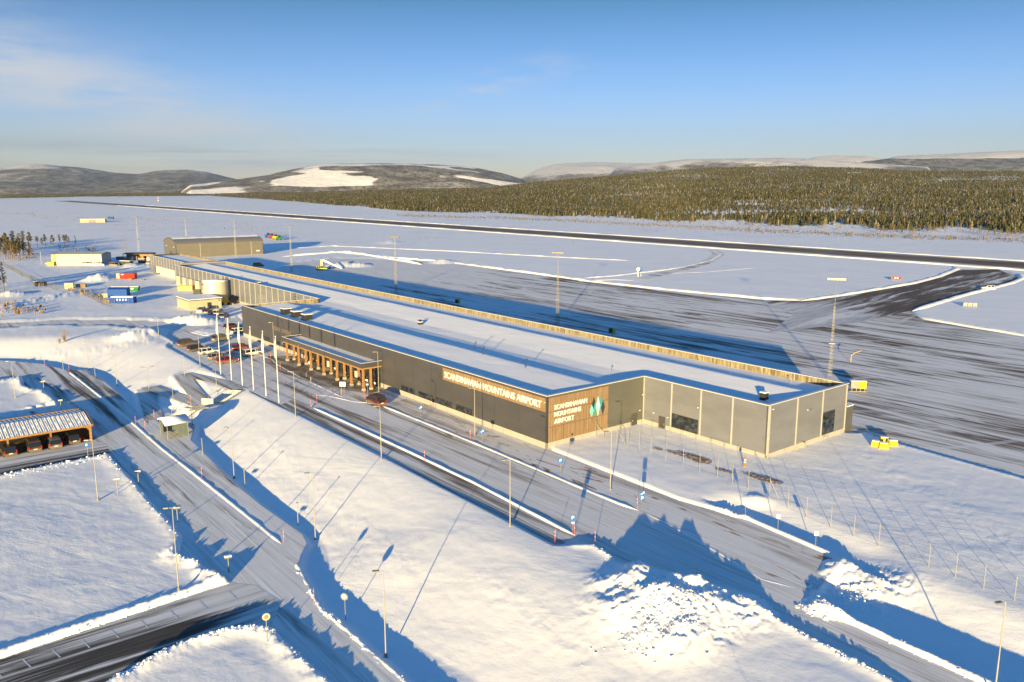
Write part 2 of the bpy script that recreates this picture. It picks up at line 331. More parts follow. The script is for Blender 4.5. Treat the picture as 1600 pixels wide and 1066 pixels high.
DITCH = [(Q([(1310,968),(1400,1010),(1524,1066),(1700,1150)]), 1.25, 2.4, 6., 15.), (Q([(1165,812),(1250,848),(1307,873)]), .55, 1.6, 3., 8.)]
def base_z(x, y):
    nr_ = (np.hypot(x, y) < 520) & (x < 120); du = np.zeros(x.shape); dl = np.full(x.shape, 50.); du[nr_] = np.maximum(seg_dist(x[nr_], y[nr_], UZ), 0); dl[nr_] = np.maximum(seg_dist(x[nr_], y[nr_], LZ), 0)
    return LOW*(du/np.maximum(du+dl, 1e-6))**1.5
def path3(pts, n=7):
    P = [np.array(p, float) for p in pts]; L_ = [P[i]+(P[i+1]-P[i])*k/n for i in range(len(P)-1) for k in range(n)]+[P[-1]]; out = []
    for px, py in L_:
        z = 0.
        for _ in range(5): x, y = G(px, py, z); z = float(base_z(np.array([x]), np.array([y]))[0])+.06
        out.append((x, y, z))
    out = np.array(out); out[1:-1, 2] = (out[:-2, 2]+out[1:-1, 2]*2+out[2:, 2])/4; return out
RAMPS = [path3([(376,608),(345,597),(287,584)]), path3([(284,586),(298,605),(318,632)]), path3([(314,633),(270,617),(234,605)]), path3([(228,608),(233,630),(242,656)])]
STAIRP = [path3([(367,610),(337,629)], 1), path3([(326,634),(312,637),(298,639)], 1), path3([(297,639),(281,651)], 1)]
# forested land rising beyond the runway, and far profile
TLX = [-400,0,150,340,480,620,760,900,1050,1200,1400,1600,2000]; TLY = [313,311,308,306,317,331,337,342,350,358,366,373,385]
CRX = [-400,0,200,360,460,585,760,810,914,1007,1104,1200,1325,1425,1600,2000]; CRY = [301,301,300,298,298,295,290.5,285,275.5,267,261,260,264,269,271,272]
def forest_dist(px):
    ty = np.interp(px, TLX, TLY); a = np.arctan((ty-533)/FPX)+PITCH; return CAMH/np.tan(a)/np.cos(np.arctan((px-800)/FPX))
def forest_h(x, y):
    d = np.hypot(x, y); px = 800+FPX*x/np.maximum(y, 1)*np.cos(PITCH); d0 = forest_dist(np.clip(px, -400, 2000)); d1 = d0+1500.+600*np.clip((px-700)/500, 0, 1)
    cr = np.interp(px, CRX, CRY); zt = CAMH+(290.8-cr)/FPX*d1-9; s = (d-d0)/(d1-d0)
    z = zt*np.clip(s, 0, 1)**1.25; z = np.where(s > 1, zt-(s-1)*(d1-d0)*.03, z); z = np.where(s <= 0, 0, np.maximum(z, -30))
    z = z+np.where(s > 0, fbm(x, y, .0022, 4, 50)*34*np.clip(s, 0, 1)*np.clip(1.25-s, 0, 1), 0); return np.where(y > 10, z, 0), s
def height(x, y):
    x = np.asarray(x, float); y = np.asarray(y, float)
    z = base_z(x, y)
    near = np.hypot(x, y) < 420
    dL = seg_dist(x, y, LROAD, True, 20)
    d = dL; z = z-.8*sstep(-.2, 1.6, d)*(1-sstep(3.5, 22, d))
    for P, dep, a1, a2, a3 in DITCH:
        sd_ = (P[-1][0]-P[0][0])*(y-P[0][1])-(P[-1][1]-P[0][1])*(x-P[0][0])
        d = np.where(sd_ > 0, seg_dist(x, y, P, False, 20), 0); z = z-dep*sstep(.4, a1, d)*(1-sstep(a2, a3, d))*sstep(-.3, 1.4, seg_dist(x, y, UF, True, 20))
    for P in (P1, P2, P3): dL = np.maximum(dL, -seg_dist(x, y, P, True, 20))
    dU = np.maximum(seg_dist(x, y, UF, True, 20), -seg_dist(x, y, ISL, True, 20)); dA = seg_dist(x, y, APR, True, 20)
    dr = np.minimum(np.minimum(dL, dU), dA)
    u, v = toUV(x, y); dbld = np.maximum(np.maximum(-24-u, u-119), np.maximum(-1-v, v-42)); dr = np.minimum(dr, np.where((dbld < -2.5) & ((u > 2.5) | (v > 23)), -1, 99))
    snow = -.14+.38*sstep(-.05, .7, dr)
    rough = fbm(x, y, .9, 4, 3); mid = fbm(x*.8+y*.25, y, .11, 4, 9); lrg = fbm(x, y, .02, 3, 21)
    off = sstep(.2, 4, dr)
    z = z+snow+off*(mid*.20+lrg*.30+rough*.05)*np.where((v > 44) & (v < 420), .35, 1)*sstep(1., 9., np.maximum(np.abs(v-362)-26, 0)+9*(u > 2320))
    for P, h, wd, rg in BANKS:
        if h == 0: continue
        d = seg_dist(x, y, P, False, 8*max(1, wd)); jag = .72+rg*(1.3*fbm(x, y, .8, 4, 31)+.5*fbm(x, y, 2.1, 3, 33)+.9*fbm(x, y, .22, 3, 37))
        side = np.clip((dr+.15)/.45, 0, 1); z = z+h*np.exp(-((d-.35*wd)/wd)**2)*np.maximum(jag, .15)*side
    pm = np.zeros(x.shape)
    for a, b, h, r, rg in PILES:
        c = G(a, b, h*.5); d = np.hypot(x-c[0], y-c[1])
        q = np.exp(-(d/r)**2.)
        if d.min() < 4*r: pm = np.maximum(pm, h*q*(1+rg*1.0*fbm(x, y, .6, 4, 61))+np.minimum(q*2, 1)*rg*(.55-1.5*np.abs(fbm(x, y, 1.1, 4, 77)))*.55)
    z = z+pm
    for P, hw in [(p, 1.5) for p in RAMPS]+[(p, 1.7) for p in STAIRP]:
        best = np.full(x.shape, 1e9); zz = np.zeros(x.shape)
        for i in range(len(P)-1):
            ax, ay, az_ = P[i]; bx, by, bz = P[i+1]; ex, ey = bx-ax, by-ay; t = np.clip(((x-ax)*ex+(y-ay)*ey)/(ex*ex+ey*ey), 0, 1)
            d = np.hypot(x-ax-t*ex, y-ay-t*ey); k = d < best; best = np.where(k, d, best); zz = np.where(k, az_+t*(bz-az_), zz)
        m = sstep(hw+1.3, hw+.2, best); z = z*(1-m)+(zz-.12)*m
    fh, s = forest_h(x, y)
    return z+fh
# ------------------------------------------------------------------ ground mesh: finer where it is nearer
def grid_mesh(name, xs, ys, zs, mat, kind='structure'):
    nr, nc = xs.shape; co = np.stack([xs, ys, zs], -1).reshape(-1, 3); idx = np.arange(nr*nc).reshape(nr, nc)
    f = np.stack([idx[:-1, :-1], idx[:-1, 1:], idx[1:, 1:], idx[1:, :-1]], -1).reshape(-1, 4)
    m = bpy.data.meshes.new(name); m.vertices.add(len(co)); m.vertices.foreach_set('co', co.ravel()); m.loops.add(f.size); m.loops.foreach_set('vertex_index', f.ravel().astype(np.int32))
    m.polygons.add(len(f)); m.polygons.foreach_set('loop_start', np.arange(0, f.size, 4, dtype=np.int32)); m.polygons.foreach_set('use_smooth', np.ones(len(f), bool)); m.update(calc_edges=True); m.validate()
    m.materials.append(mat); o = link(name, m); o['kind'] = kind; return o
def dist_of(py): return CAMH/np.tan(np.arctan((py-533)/FPX)+PITCH)
def ground():
    pys = np.concatenate([np.arange(1500, 1000, -3.2), np.arange(1000, 480, -2.1), np.arange(480, 330, -1.6), np.arange(330, 300, -1.0)])
    rr = np.concatenate([[2, 12, 20], dist_of(pys), np.geomspace(dist_of(299.5), 16000, 70)])
    aa = np.linspace(R(-44), R(44), 1250); A_, R_ = np.meshgrid(aa, rr); R_ = R_/np.cos(A_)**.6
    x = R_*np.sin(A_); y = R_*np.cos(A_); z = height(x, y)
    return grid_mesh('snowy_ground', x, y, z, M['ground'])
def gpatch(n, col):
    p = n.pos(); sx = n.n('ShaderNodeSeparateXYZ'); n.put(p, sx.inputs[0])
    rng = n.n('ShaderNodeVectorMath', operation='LENGTH'); n.put(p, rng.inputs[0]); rg = rng.outputs['Value']
    # dry grass showing through far out and near the forest edge
    g = n.noise(n.map(p, (.02, .02, .02)), 1, 6, .65); g2 = n.noise(n.map(p, (.25, .25, .25)), 1, 4, .6)
    far = n.ramp(rg, 420, 620)
    m = n.math('MULTIPLY', n.math('MULTIPLY', n.ramp(g, .52, .68), n.ramp(g2, .48, .62)), far)
    col = n.mix(n.math('MULTIPLY', m, .55), col, (.33, .27, .20))
    return col
M['ground'] = snow_mat('ground snow', 1., 1., gpatch)
ground()
# ------------------------------------------------------------------ flat sheets
def sheet(name, pts, z, mat, grow=0., uv=None, kind='structure'):
    P = [Vector((float(a), float(b))) for a, b in pts]; N = len(P)
    if grow:
        area = sum(P[i].x*P[(i+1) % N].y-P[(i+1) % N].x*P[i].y for i in range(N)); sg = 1 if area > 0 else -1; out = []
        for i in range(N):
            e0 = (P[i]-P[i-1]).normalized(); e1 = (P[(i+1) % N]-P[i]).normalized(); nn = Vector((e0.y+e1.y, -e0.x-e1.x))
            if nn.length < .3: nn = Vector((e1.y, -e1.x))
            nn.normalize(); out.append(P[i]+nn*grow*sg)
        P = out
    tri = tessellate_polygon([[Vector((p.x, p.y, 0)) for p in P]])
    m = bpy.data.meshes.new(name); m.from_pydata([(p.x, p.y, z) for p in P], [], [tuple(t) for t in tri]); m.update()
    bm = bmesh.new(); bm.from_mesh(m)
    for f_ in bm.faces:
        f_.normal_update()
        if f_.normal.z < 0: f_.normal_flip()
    bm.to_mesh(m); bm.free(); m.materials.append(mat); o = link(name, m)
    if kind: o['kind'] = kind
    return o
sheet('lower_road', LROAD, LOW, M['road_u'], .5)
sheet('carport_lane', Q([(-300,760),(-300,668),(0,712),(31,706),(143,690),(165,692),(172,709),(100,723),(0,743)], LOW), LOW+.006, M['road_v'])
sheet('exit_lane', Q([(-300,1135),(0,1032),(192,967),(362,911),(400,915),(440,940),(425,975),(400,976),(350,984),(275,1008),(178,1060),(60,1120),(-200,1220)], LOW), LOW+.01, M['road_bare'])
CU, CV = toUV(*G(143, 687, LOW))
for i in range(9):     # painted bay marks across the exit lane
    a, b = G(-10+i*46, 1046-i*15.2, LOW), G(2+i*46, 1058-i*15.2, LOW); d_ = np.array(b)-np.array(a); nrm = np.array([-d_[1], d_[0]])/np.hypot(*d_)*.07
    sheet('lane_marking', [tuple(a-nrm), tuple(b-nrm), tuple(b+nrm), tuple(a+nrm)], LOW+.02, simple('marking paint', (.6, .6, .6), .7))
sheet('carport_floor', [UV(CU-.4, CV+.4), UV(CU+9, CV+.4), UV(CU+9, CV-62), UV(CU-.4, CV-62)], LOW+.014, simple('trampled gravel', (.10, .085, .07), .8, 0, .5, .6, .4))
sheet('forecourt_road', UF, .0, M['fore'], .5)
sheet('service_lot', Q([(1002,798),(860,745),(740,697),(610,645),(600,632),(640,622),(857,704),(1060,783),(1160,811),(1307,875),(1305,885),(1280,905),(1262,925),(1230,918),(1150,880),(1060,830)]), .006, M['lot'])
sheet('sidewalk', Q([(489,637),(660,717),(742,756),(901,838),(880,850),(867,851),(743,786),(625,725),(440,632),(455,625)]), .01, M['walk'])
def plaza(n, c): return c
pl = NB('entrance paving'); pz = pl.pos(); nn_ = pl.noise(pl.rotmap(RA, (.12, .5, .2)), 1, 6, .6, .6)
M['paving'] = pl.done(pl.mix(pl.ramp(nn_, .42, .6), (.16, .125, .085), pl.mix(pl.noise(pz, 1.2, 4), (.34, .30, .25), (.48, .46, .44))), .7, 0, pl.bump(nn_, .3, .05))
sheet('entrance_paving', [UV(*p) for p in [(45.5,0),(45.5,-4.3),(50,-6.2),(58,-8.6),(72,-9.8),(86,-8),(90,-5),(86,-.2),(84,0)]], .016, M['paving'])
sheet('apron', APR, .05, M['apron'], .3)
sheet('taxiway', Q([(1190,470),(1250,471),(1320,461),(1425,444),(1465,433),(1490,423),(1560,421),(1594,437),(1575,443),(1500,462),(1430,484),(1340,505),(1200,520),(1240,492)]), .075, road_mat('taxiway', math.atan2(*(np.array(G(1500,430))-np.array(G(1250,490)))[::-1])*-1, .80, tone=(.5, .5, .53), dark=(.085, .066, .053), fine=.45, curve=.5, fade=(205, 262, .2, 0)))
def strip(name, u0, u1, v0, v1, z, mat, nseg=60):
    mb = MB(); 
    for i in range(nseg+1):
        u = u0+(u1-u0)*i/nseg
        mb.v += [(*UV(u, v0), z), (*UV(u, v1), z)]
    for i in range(nseg): mb.f.append((2*i, 2*i+2, 2*i+3, 2*i+1)); mb.mi.append(0)
    m = mb.mesh(name); uvl = m.uv_layers.new(); 
    for pg in m.polygons:
        for li in pg.loop_indices:
            vi = m.loops[li].vertex_index; uvl.data[li].uv = ((vi//2)/nseg, vi % 2)
    m.materials.append(mat); o = link(name, m); o['kind'] = 'structure'; return o
strip('runway', -500, 2300, 338, 387, .36, M['runway'])
def ribbon(name, line3, hw, mat, rise=.03, kind='structure'):
    P = smooth_line(line3, n=10); mb = MB()
    for i, p in enumerate(P):
        a = P[max(0, i-1)]; b = P[min(len(P)-1, i+1)]; d = np.array([b[0]-a[0], b[1]-a[1]]); d /= np.hypot(*d)+1e-9; nx, ny = -d[1], d[0]
        mb.v += [(p[0]-nx*hw, p[1]-ny*hw, p[2]+rise), (p[0]+nx*hw, p[1]+ny*hw, p[2]+rise)]
    for i in range(len(P)-1): mb.f.append((2*i, 2*i+1, 2*i+3, 2*i+2)); mb.mi.append(0)
    o = mb.build(name, mat); o['kind'] = kind; return o
# ribs of ploughed snow: half-round windrows that follow a line
def windrow(name, pts, z, wd, h, mat=None, seed=1, step=.7, rough=.35):
    L = [np.array(p) for p in pts]; out = []
    for a, b in zip(L[:-1], L[1:]):
        n_ = max(1, int(np.hypot(*(b-a))/step)); out += [a+(b-a)*k/n_ for k in range(n_)]
    out.append(L[-1]); mb = MB(); K = 7; rs = random.Random(seed); N = len(out)
    for i, p in enumerate(out):
        a = out[max(0, i-1)]; b = out[min(N-1, i+1)]; d = b-a; d = d/(np.hypot(*d)+1e-9); nx, ny = -d[1], d[0]; e = min(1, min(i, N-1-i)/3+.15)
        s = 1+rough*(vn(np.array(i*step*.6), np.array(seed*7.3), 3)*2-1)+rs.uniform(-.15, .15)*rough
        for k in range(K):
            t = -1+2*k/(K-1); hh = h*e*s*(1-t*t)-.03+rs.uniform(-.03, .03)*h; mb.v.append((p[0]+nx*t*wd*e, p[1]+ny*t*wd*e, z+hh))
    for i in range(N-1):
        for k in range(K-1): mb.f.append((i*K+k, i*K+k+1, (i+1)*K+k+1, (i+1)*K+k)); mb.mi.append(0)
    o = mb.build(name, mat or M['snow'], smooth=True); o['kind'] = 'structure'; return o
windrow('snow_ridge', Q([(597,634),(660,659),(760,700),(860,742),(968,787),(1002,799)]), 0, 0.41, 0.13, seed=3)
windrow('snow_ridge', Q([(490,617),(515,619),(555,628),(572,629),(586,632)]), 0, 0.30, 0.09, seed=4)
windrow('snow_ridge', Q([(400,552),(425,562),(432,569),(470,590),(530,618),(540,622)]), 0, 0.26, 0.07, seed=14)
windrow('snow_ridge', Q([(1002,799),(1050,822),(1130,868),(1190,905),(1240,918),(1262,926)]), 0, 0.22, 0.06, seed=5)
windrow('snow_ridge', Q([(489,637),(560,669),(660,716),(742,755),(822,797),(901,838)]), 0, 0.34, 0.19, seed=6, rough=.12)
windrow('snow_ridge', Q([(494,628),(486,636),(489,637)]), 0, 0.30, 0.16, seed=8, rough=.1)
windrow('snow_ridge', Q([(108,581),(160,622),(205,659),(252,700),(312,747),(400,817),(443,852)], LOW), LOW, 0.34, 0.12, seed=7)
windrow('snow_ridge', Q([(296,519),(318,524),(345,527),(360,528)]), 0, 0.26, 0.11, seed=9)
# windrows on the airfield
for i, (l, wd, h) in enumerate([([(510,393),(620,404),(700,410),(760,418),(880,434),(920,440),(1010,450),(1100,459),(1200,468),(1250,470)], 1.6, .6), ([(1250,471),(1320,461),(1425,443.5),(1465,433),(1495,421),(1488,416)], 1.6, .5),
        ([(1425,487),(1500,464),(1580,443.5),(1598,436),(1592,428)], 1.6, .6), ([(420,391),(520,385),(700,393),(900,404),(985,408)], 2., .5), ([(440,402),(540,394),(640,410),(660,414)], 1.5, .8),
        ([(1425,487),(1450,500),(1520,512),(1600,525),(1800,562)], 1.3, .45), ([(1000,440),(960,438),(905,440)], 1.2, .4), ([(905,436),(960,432),(1060,420),(1110,408),(1126,398),(1112,393)], 1.5, .45), ([(1000,430),(1100,426),(1200,418)], 1., .2), ([(500,388),(700,391),(1100,400),(1400,424),(1470,422)], .8, .12)]):
    windrow('snow_ridge', Q(l), .14, wd, h, seed=20+i, step=3)
for v0, s_ in ((387.5, 61), (337.5, 62)):
    windrow('snow_ridge', [np.array(UV(u, v0)) for u in range(-300, 1700, 40)], .2, 2.2, .7, seed=s_, step=6)
ribbon('perimeter_road', [(*G(*p), 0.30) for p in [(1000,437),(1055,424),(1095,414),(1119,402),(1121,396),(1112,392)]], 3.2, M['apron'])
for P in RAMPS: ribbon('ramp_path', P, 1.45, M['walk'], -.0)
ribbon('landing_path', STAIRP[1], 1.6, M['walk'], .0)
for i, P in enumerate(STAIRP[::2]):
    a, b = P[0], P[1]; L = math.hypot(b[0]-a[0], b[1]-a[1]); nst = 13; ang = math.atan2(b[1]-a[1], b[0]-a[0])
    t = thing('staircase', ['upper flight of snowy timber-edged steps below the flagpoles', 'lower flight of snowy steps behind the bus shelter'][i], 'stairs', (a[0], a[1], b[2]), ang)
    mb = MB(); mt = MB()
    for k in range(nst):
        z = (a[2]-b[2])*(1-(k+.0)/nst); x0 = L*k/nst
        mb.box(x0, x0+L/nst*1.0, -1.45, 1.45, -.5, z); mt.box(x0+.02, x0+L/nst*.52, -1.4, 1.4, z+.003, z+.05)
    mb.build('steps', simple('step edge timber', (.50, .37, .16), .7, 0, .3), t); mt.build('snow_cover', M['roof_snow'], t)
    for s in (-1, 1):
        r = MB()
        for k in (0, 6, 12): r.tube((L*k/12.5, s*1.55, (a[2]-b[2])*(1-k/12.5)-.2), (L*k/12.5, s*1.55, (a[2]-b[2])*(1-k/12.5)+1.0), .03)
        r.tube((0, s*1.55, a[2]-b[2]+1.0), (L*.96, s*1.55, (a[2]-b[2])*.04+1.0), .03); r.build('handrail', simple('galvanised rail', (.35, .33, .3), .5, .5), t)
# ------------------------------------------------------------------ terminal (local x = -u, y = v)
def panel_mat(name, col, rough, pitch=1.2, metal=.2, warm=.1, horiz=True):
    n = NB(name); o = n.pos(False); s = n.n('ShaderNodeSeparateXYZ'); n.put(o, s.inputs[0])
    z = n.math('FRACT', n.math('MULTIPLY', s.outputs[2], 1/.3)); j = n.ramp(n.math('ABSOLUTE', n.math('SUBTRACT', z, .5)), .42, .5)
    a = n.noise(n.map(o, (.16, .16, .5)), 1, 5, .6); b = n.noise(n.map(o, (6, 6, .4)), 1, 3)
    c = n.mix(n.ramp(a, .3, .7), tuple(x*(1-warm) for x in col), tuple(x*(1+warm) for x in col))
    c = n.mix(n.math('MULTIPLY', j, .25), c, tuple(x*.6 for x in col))
    return n.done(c, n.ramp(b, .2, .8, rough-.06, rough+.08), metal, n.bump(n.math('ADD', j, n.math('MULTIPLY', a, 2.)), .12, .01))
M['wall_dark'] = panel_mat('dark grey cladding', (.064, .064, .072), .42)
M['wall_grey'] = panel_mat('grey cladding', (.16, .168, .195), .38, metal=.2)
M['wall_olive'] = panel_mat('grey cladding by the sign', (.10, .103, .095), .36, metal=.2)
n = NB('concrete plinth'); o_ = n.pos(False); M['plinth'] = n.done(n.mix(n.noise(n.map(o_, (.5, .5, 1)), 1, 6), (.27, .25, .23), (.36, .34, .315)), .85, 0, n.bump(n.noise(o_, 8), .2, .02))
n = NB('timber cladding'); o_ = n.pos(False); s_ = n.n('ShaderNodeSeparateXYZ'); n.put(o_, s_.inputs[0])
pk = n.math('MULTIPLY', n.math('ADD', s_.outputs[0], s_.outputs[1]), 1/.14); fr = n.math('FRACT', pk); wn_ = n.n('ShaderNodeTexWhiteNoise', noise_dimensions='1D'); n.put(n.math('FLOOR', pk), wn_.inputs['W'])
gr = n.noise(n.map(o_, (9, 9, .6)), 1, 6, .65); cc = n.mix(wn_.outputs[0], (.19, .130, .075), (.29, .205, .125)); cc = n.mix(n.ramp(gr, .35, .75), cc, (.13, .075, .035)); gp = n.ramp(n.math('ABSOLUTE', n.math('SUBTRACT', fr, .5)), .44, .5)
M['timber'] = n.done(n.mix(gp, cc, (.09, .05, .02)), .7, 0, n.bump(n.math('SUBTRACT', gr, gp), .4, .02))
M['trim'] = simple('white metal trim', (.50, .50, .52), .45, 0, .05)
M['strip'] = simple('pale cover strip', (.33, .33, .31), .5, 0, .06)
M['dark'] = simple('dark metal', (.035, .033, .032), .5, .2, .2)
M['glass'] = NB('window glass'); g_ = M['glass']; gv = g_.noise(g_.map(g_.pos(False), (1.2, 1.2, 1.6)), 1, 3)
M['glass'] = g_.done(g_.mix(g_.ramp(gv, .4, .7), (.008, .010, .014), (.04, .05, .06)), .06, 0, None, .8)
M['white'] = simple('white lettering', (.62, .62, .62), .5, 0, .02)
M['glulam'] = simple('glulam', (.27, .145, .055), .55, 0, .3, 5)
M['galv'] = simple('galvanised steel', (.24, .23, .21), .45, .4, .12)
M['pole'] = simple('pole paint', (.29, .28, .255), .5, .1, .08)
def frame(name, label, cat, u, v, z=0, rz=0, group=None):
    x, y = UV(u, v); return thing(name, label, cat, (x, y, z), -YAW+rz, group)
T = frame('terminal_building', 'long dark grey flat-roofed airport terminal with two timber sign panels and a snowy roof', 'terminal', 0, 0)
def bu(u0, u1, v0, v1, z0, z1, mb=None): return (mb or MB()).box(-u0, -u1, v0, v1, z0, z1)
H, HP = 8.0, .88
U1, V1, V2, UL, VS, UE = -23.04, 20.6, 41.4, 118.3, 21.1, 243.4
# footprint outline (u,v), walls as 0.35 m slabs, one per facade
def wall(u0, v0, u1, v1, name, mat, z0=HP, z1=H-.12, th=.3):   # slab on the inside of the line
    mb = MB(); d = Vector((-(u1-u0), v1-v0)); d.normalize(); nx = Vector((d.y, -d.x)); a = Vector((-u0, v0)); b = Vector((-u1, v1))
    mb.prism([tuple(a), tuple(b), tuple(b-nx*th), tuple(a-nx*th)], z0, z1); return mb.build(name, mat, T)
FP = [(UE, VS), (UL, VS), (UL, 0), (0, 0), (0, V1), (U1, V1), (U1, V2), (UE, V2)]
mats = ['wall_grey', 'wall_dark', 'wall_dark', 'wall_olive', 'wall_grey', 'wall_grey', 'wall_dark', 'wall_grey']
for i, (a, b) in enumerate(zip(FP, FP[1:]+FP[:1])):
    wall(*a, *b, 'wall', M[mats[i]]); wall(a[0]+0, a[1], b[0], b[1], 'plinth', M['plinth'], -.8, HP-.004, .26)
# coping along the parapet
def coping(a, b, mat, T=T, w=.5, z=H, t=.1, name='coping'):
    d = Vector((-(b[0]-a[0]), b[1]-a[1])); d.normalize(); nx = Vector((d.y, -d.x)); p = Vector((-a[0], a[1]))+nx*.06; q = Vector((-b[0], b[1]))+nx*.06
    return MB().prism([tuple(p-d*.06), tuple(q+d*.06), tuple(q-nx*w), tuple(p-nx*w)], z-t, z).build(name, mat, T)
for i, (a, b) in enumerate(zip(FP, FP[1:]+FP[:1])): coping(a, b, M['trim'], z=H+.004*(i % 2))
# timber back parapet face (seen from the roof)
n = NB('weathered parapet boards'); o_ = n.pos(False); M['parapet'] = n.done(n.mix(n.ramp(n.noise(n.map(o_, (2.2, 2.2, .3)), 1, 6, .7), .35, .65), (.10, .08, .045), (.28, .24, .15)), .8, 0, n.bump(n.noise(n.map(o_, (7, 7, .5)), 1, 3), .4, .03))
bu(U1+.35, UE-.35, V2-.42, V2-.31, 6.5, H-.13).build('parapet_lining', M['parapet'], T)
bu(UL-.42, UL-.31, .35, VS-.3, 6.5, H-.13).build('parapet_lining', M['parapet'], T)
mb = MB()
for u in np.arange(U1+3, UE, 6.1): bu(u-.06, u+.06, V2-.46, V2-.425, 6.6, H-.1, mb)
each(mb, 'parapet_post', M['strip'], T)
# snow-covered roof: shallow folds, drifts
def roofz(v):
    return np.interp(v, [0, 3, 11.8, 12.3, 14, 17, 20, 24, 33, 33.5, 35.5, 38, 41.4], [7.28, 7.32, 7.66, 7.62, 7.30, 6.88, 6.68, 6.78, 7.62, 7.57, 7.22, 6.95, 6.9])
def roof(name, u0, u1, v0, v1, zf, T, mat=None, du=1.2, dv=.35, seed=0, amp=.035):
    us = np.linspace(u0, u1, max(2, int(abs(u1-u0)/du)+1)); vs = np.linspace(v0, v1, max(2, int((v1-v0)/dv)+1)); U_, V_ = np.meshgrid(us, vs)
    z = zf(V_)+amp*2*fbm(U_, V_*3, .12, 3, seed+5)+amp*fbm(U_, V_, .9, 3, seed+6)
    m = grid_mesh(name, -U_[:, ::-1], V_[:, ::-1], z[:, ::-1], mat or M['roof_snow']); del m['kind']; m.parent = T; KIDS.setdefault(T.name, []).append(m); return m
roof('roof_snow', .3, UL-.3, .3, VS+.2, roofz, T, seed=1); roof('roof_snow', U1+.3, UE-.3, VS, V2-.35, roofz, T, seed=1); roof('roof_snow', U1+.3, .5, V1+.3, VS+.1, roofz, T, seed=2)
# joints and cover strips
mb = MB()
for u in np.arange(6.5, UL, 6.): bu(u-.02, u+.02, -.012, .01, HP+.02, H-.14, mb)
each(mb, 'panel_joint', M['dark'], T)
mb = MB()
for u in np.arange(123.0, UE, 4.42): bu(u-.13, u+.13, VS-.09, VS+.01, .9, H-.14, mb)
each(mb, 'cover_strip', M['strip'], T)
mb = MB()
for u in (-5.75, -11.4, -17.1): bu(u-.11, u+.11, V1-.08, V1+.01, HP, H-.14, mb)
bu(.1, -.12, V1-.13, V1+.0, HP, H-.14, mb)
for v in (27.7, 34.4): bu(U1+.01, U1-.08, v-.11, v+.11, HP, H-.14, mb)
bu(U1+.01, U1-.10, V1-.06, V1+.42, HP-.1, H-.14, mb); bu(U1+.01, U1-.08, 40.9, 41.15, .6, H-.2, mb)
each(mb, 'cover_strip', M['strip'], T)
mb = MB()
for u in np.arange(5, UL-1, 5.2): bu(u-.012, u+.012, -.012, .02, -.2, HP-.02, mb)
for u in np.arange(-3, U1, -2.6): bu(u-.015, u+.015, V1-.012, V1+.02, -.2, HP-.02, mb)
for v in np.arange(2, V1, 5.1): bu(-.012, .02, v-.012, v+.012, -.2, HP-.02, mb)
for v in np.arange(25, 41, 5.1): bu(U1-.012, U1+.02, v-.012, v+.012, -.2, HP-.02, mb)
each(mb, 'plinth_joint', M['dark'], T)
def window(T, u0, u1, v, z0, z1, nm=2, axis='u', out=-1, glass='glass'):
    fr = MB(); t = .07
    def b(a0, a1, c0, c1, d0, d1, mb):     # a along, c across (outwards), d up
        if axis == 'u': mb.box(-a0, -a1, v+out*c0, v+out*c1, d0, d1)
        else: mb.box(-(v+out*c0), -(v+out*c1), a0, a1, d0, d1)
    lo, hi = min(u0, u1), max(u0, u1)
    b(lo, hi, -.02, .05, z0, z0+t, fr); b(lo, hi, -.02, .05, z1-t, z1, fr)
    for k in range(nm+1): x = lo+(hi-lo-t)*k/nm; b(x, x+t, -.02, .047, z0+t, z1-t, fr)
    f = fr.build('window', M['dark'], T); g = MB(); b(lo+.03, hi-.03, .004, .02, z0+.03, z1-.03, g); g.build('pane', M[glass], f); return f
for u0, u1 in ((18.5, 23.1), (24.3, 29.0), (30.0, 34.7), (36.0, 40.7), (89.3, 93.2), (95.1, 97.3), (101.0, 104.6), (86.0, 88.2)): window(T, u0, u1, 0, .92, 1.98)
window(T, -5.75, -11.0, V1, .95, 3.15, 3); window(T, 34.5, 37.95, U1, 1.0, 4.45, 2, 'v')
M['door'] = simple('dark door', (.055, .055, .055), .45, .1, .1)
def door(u, v, w_, h, axis, out=-1):
    if axis == 'u': d = MB().box(-u, -(u+w_), v+out*.06, v-out*.02, -.15, h).build('door', M['door'], T); MB().box(-(u+.12), -(u+.2), v+out*.12, v+out*.06, .95, 1.1).build('handle', M['strip'], d)
    else: d = MB().box(-(u+out*.06), -(u-out*.02), v, v+w_, -.15, h).build('door', M['door'], T); MB().box(-(u+out*.06), -(u+out*.12), v+.12, v+.2, .95, 1.1).build('handle', M['strip'], d)
door(0, 17.85, 1.3, 2.15, 'v'); door(-4.6, V1, 1.3, 2.15, 'u')
# louvres
n = NB('louvre'); s_ = n.n('ShaderNodeSeparateXYZ'); n.put(n.pos(False), s_.inputs[0]); M['louvre'] = n.done(n.mix(n.ramp(n.math('FRACT', n.math('MULTIPLY', s_.outputs[0], 3.3)), .35, .5), (.05, .045, .042), (.13, .11, .10)), .6)
for a, b in ((94.9, 99.1), (88.8, 93.6)): bu(a, b, -.07, .02, 4.35, 5.3).build('louvre', M['louvre'], T)
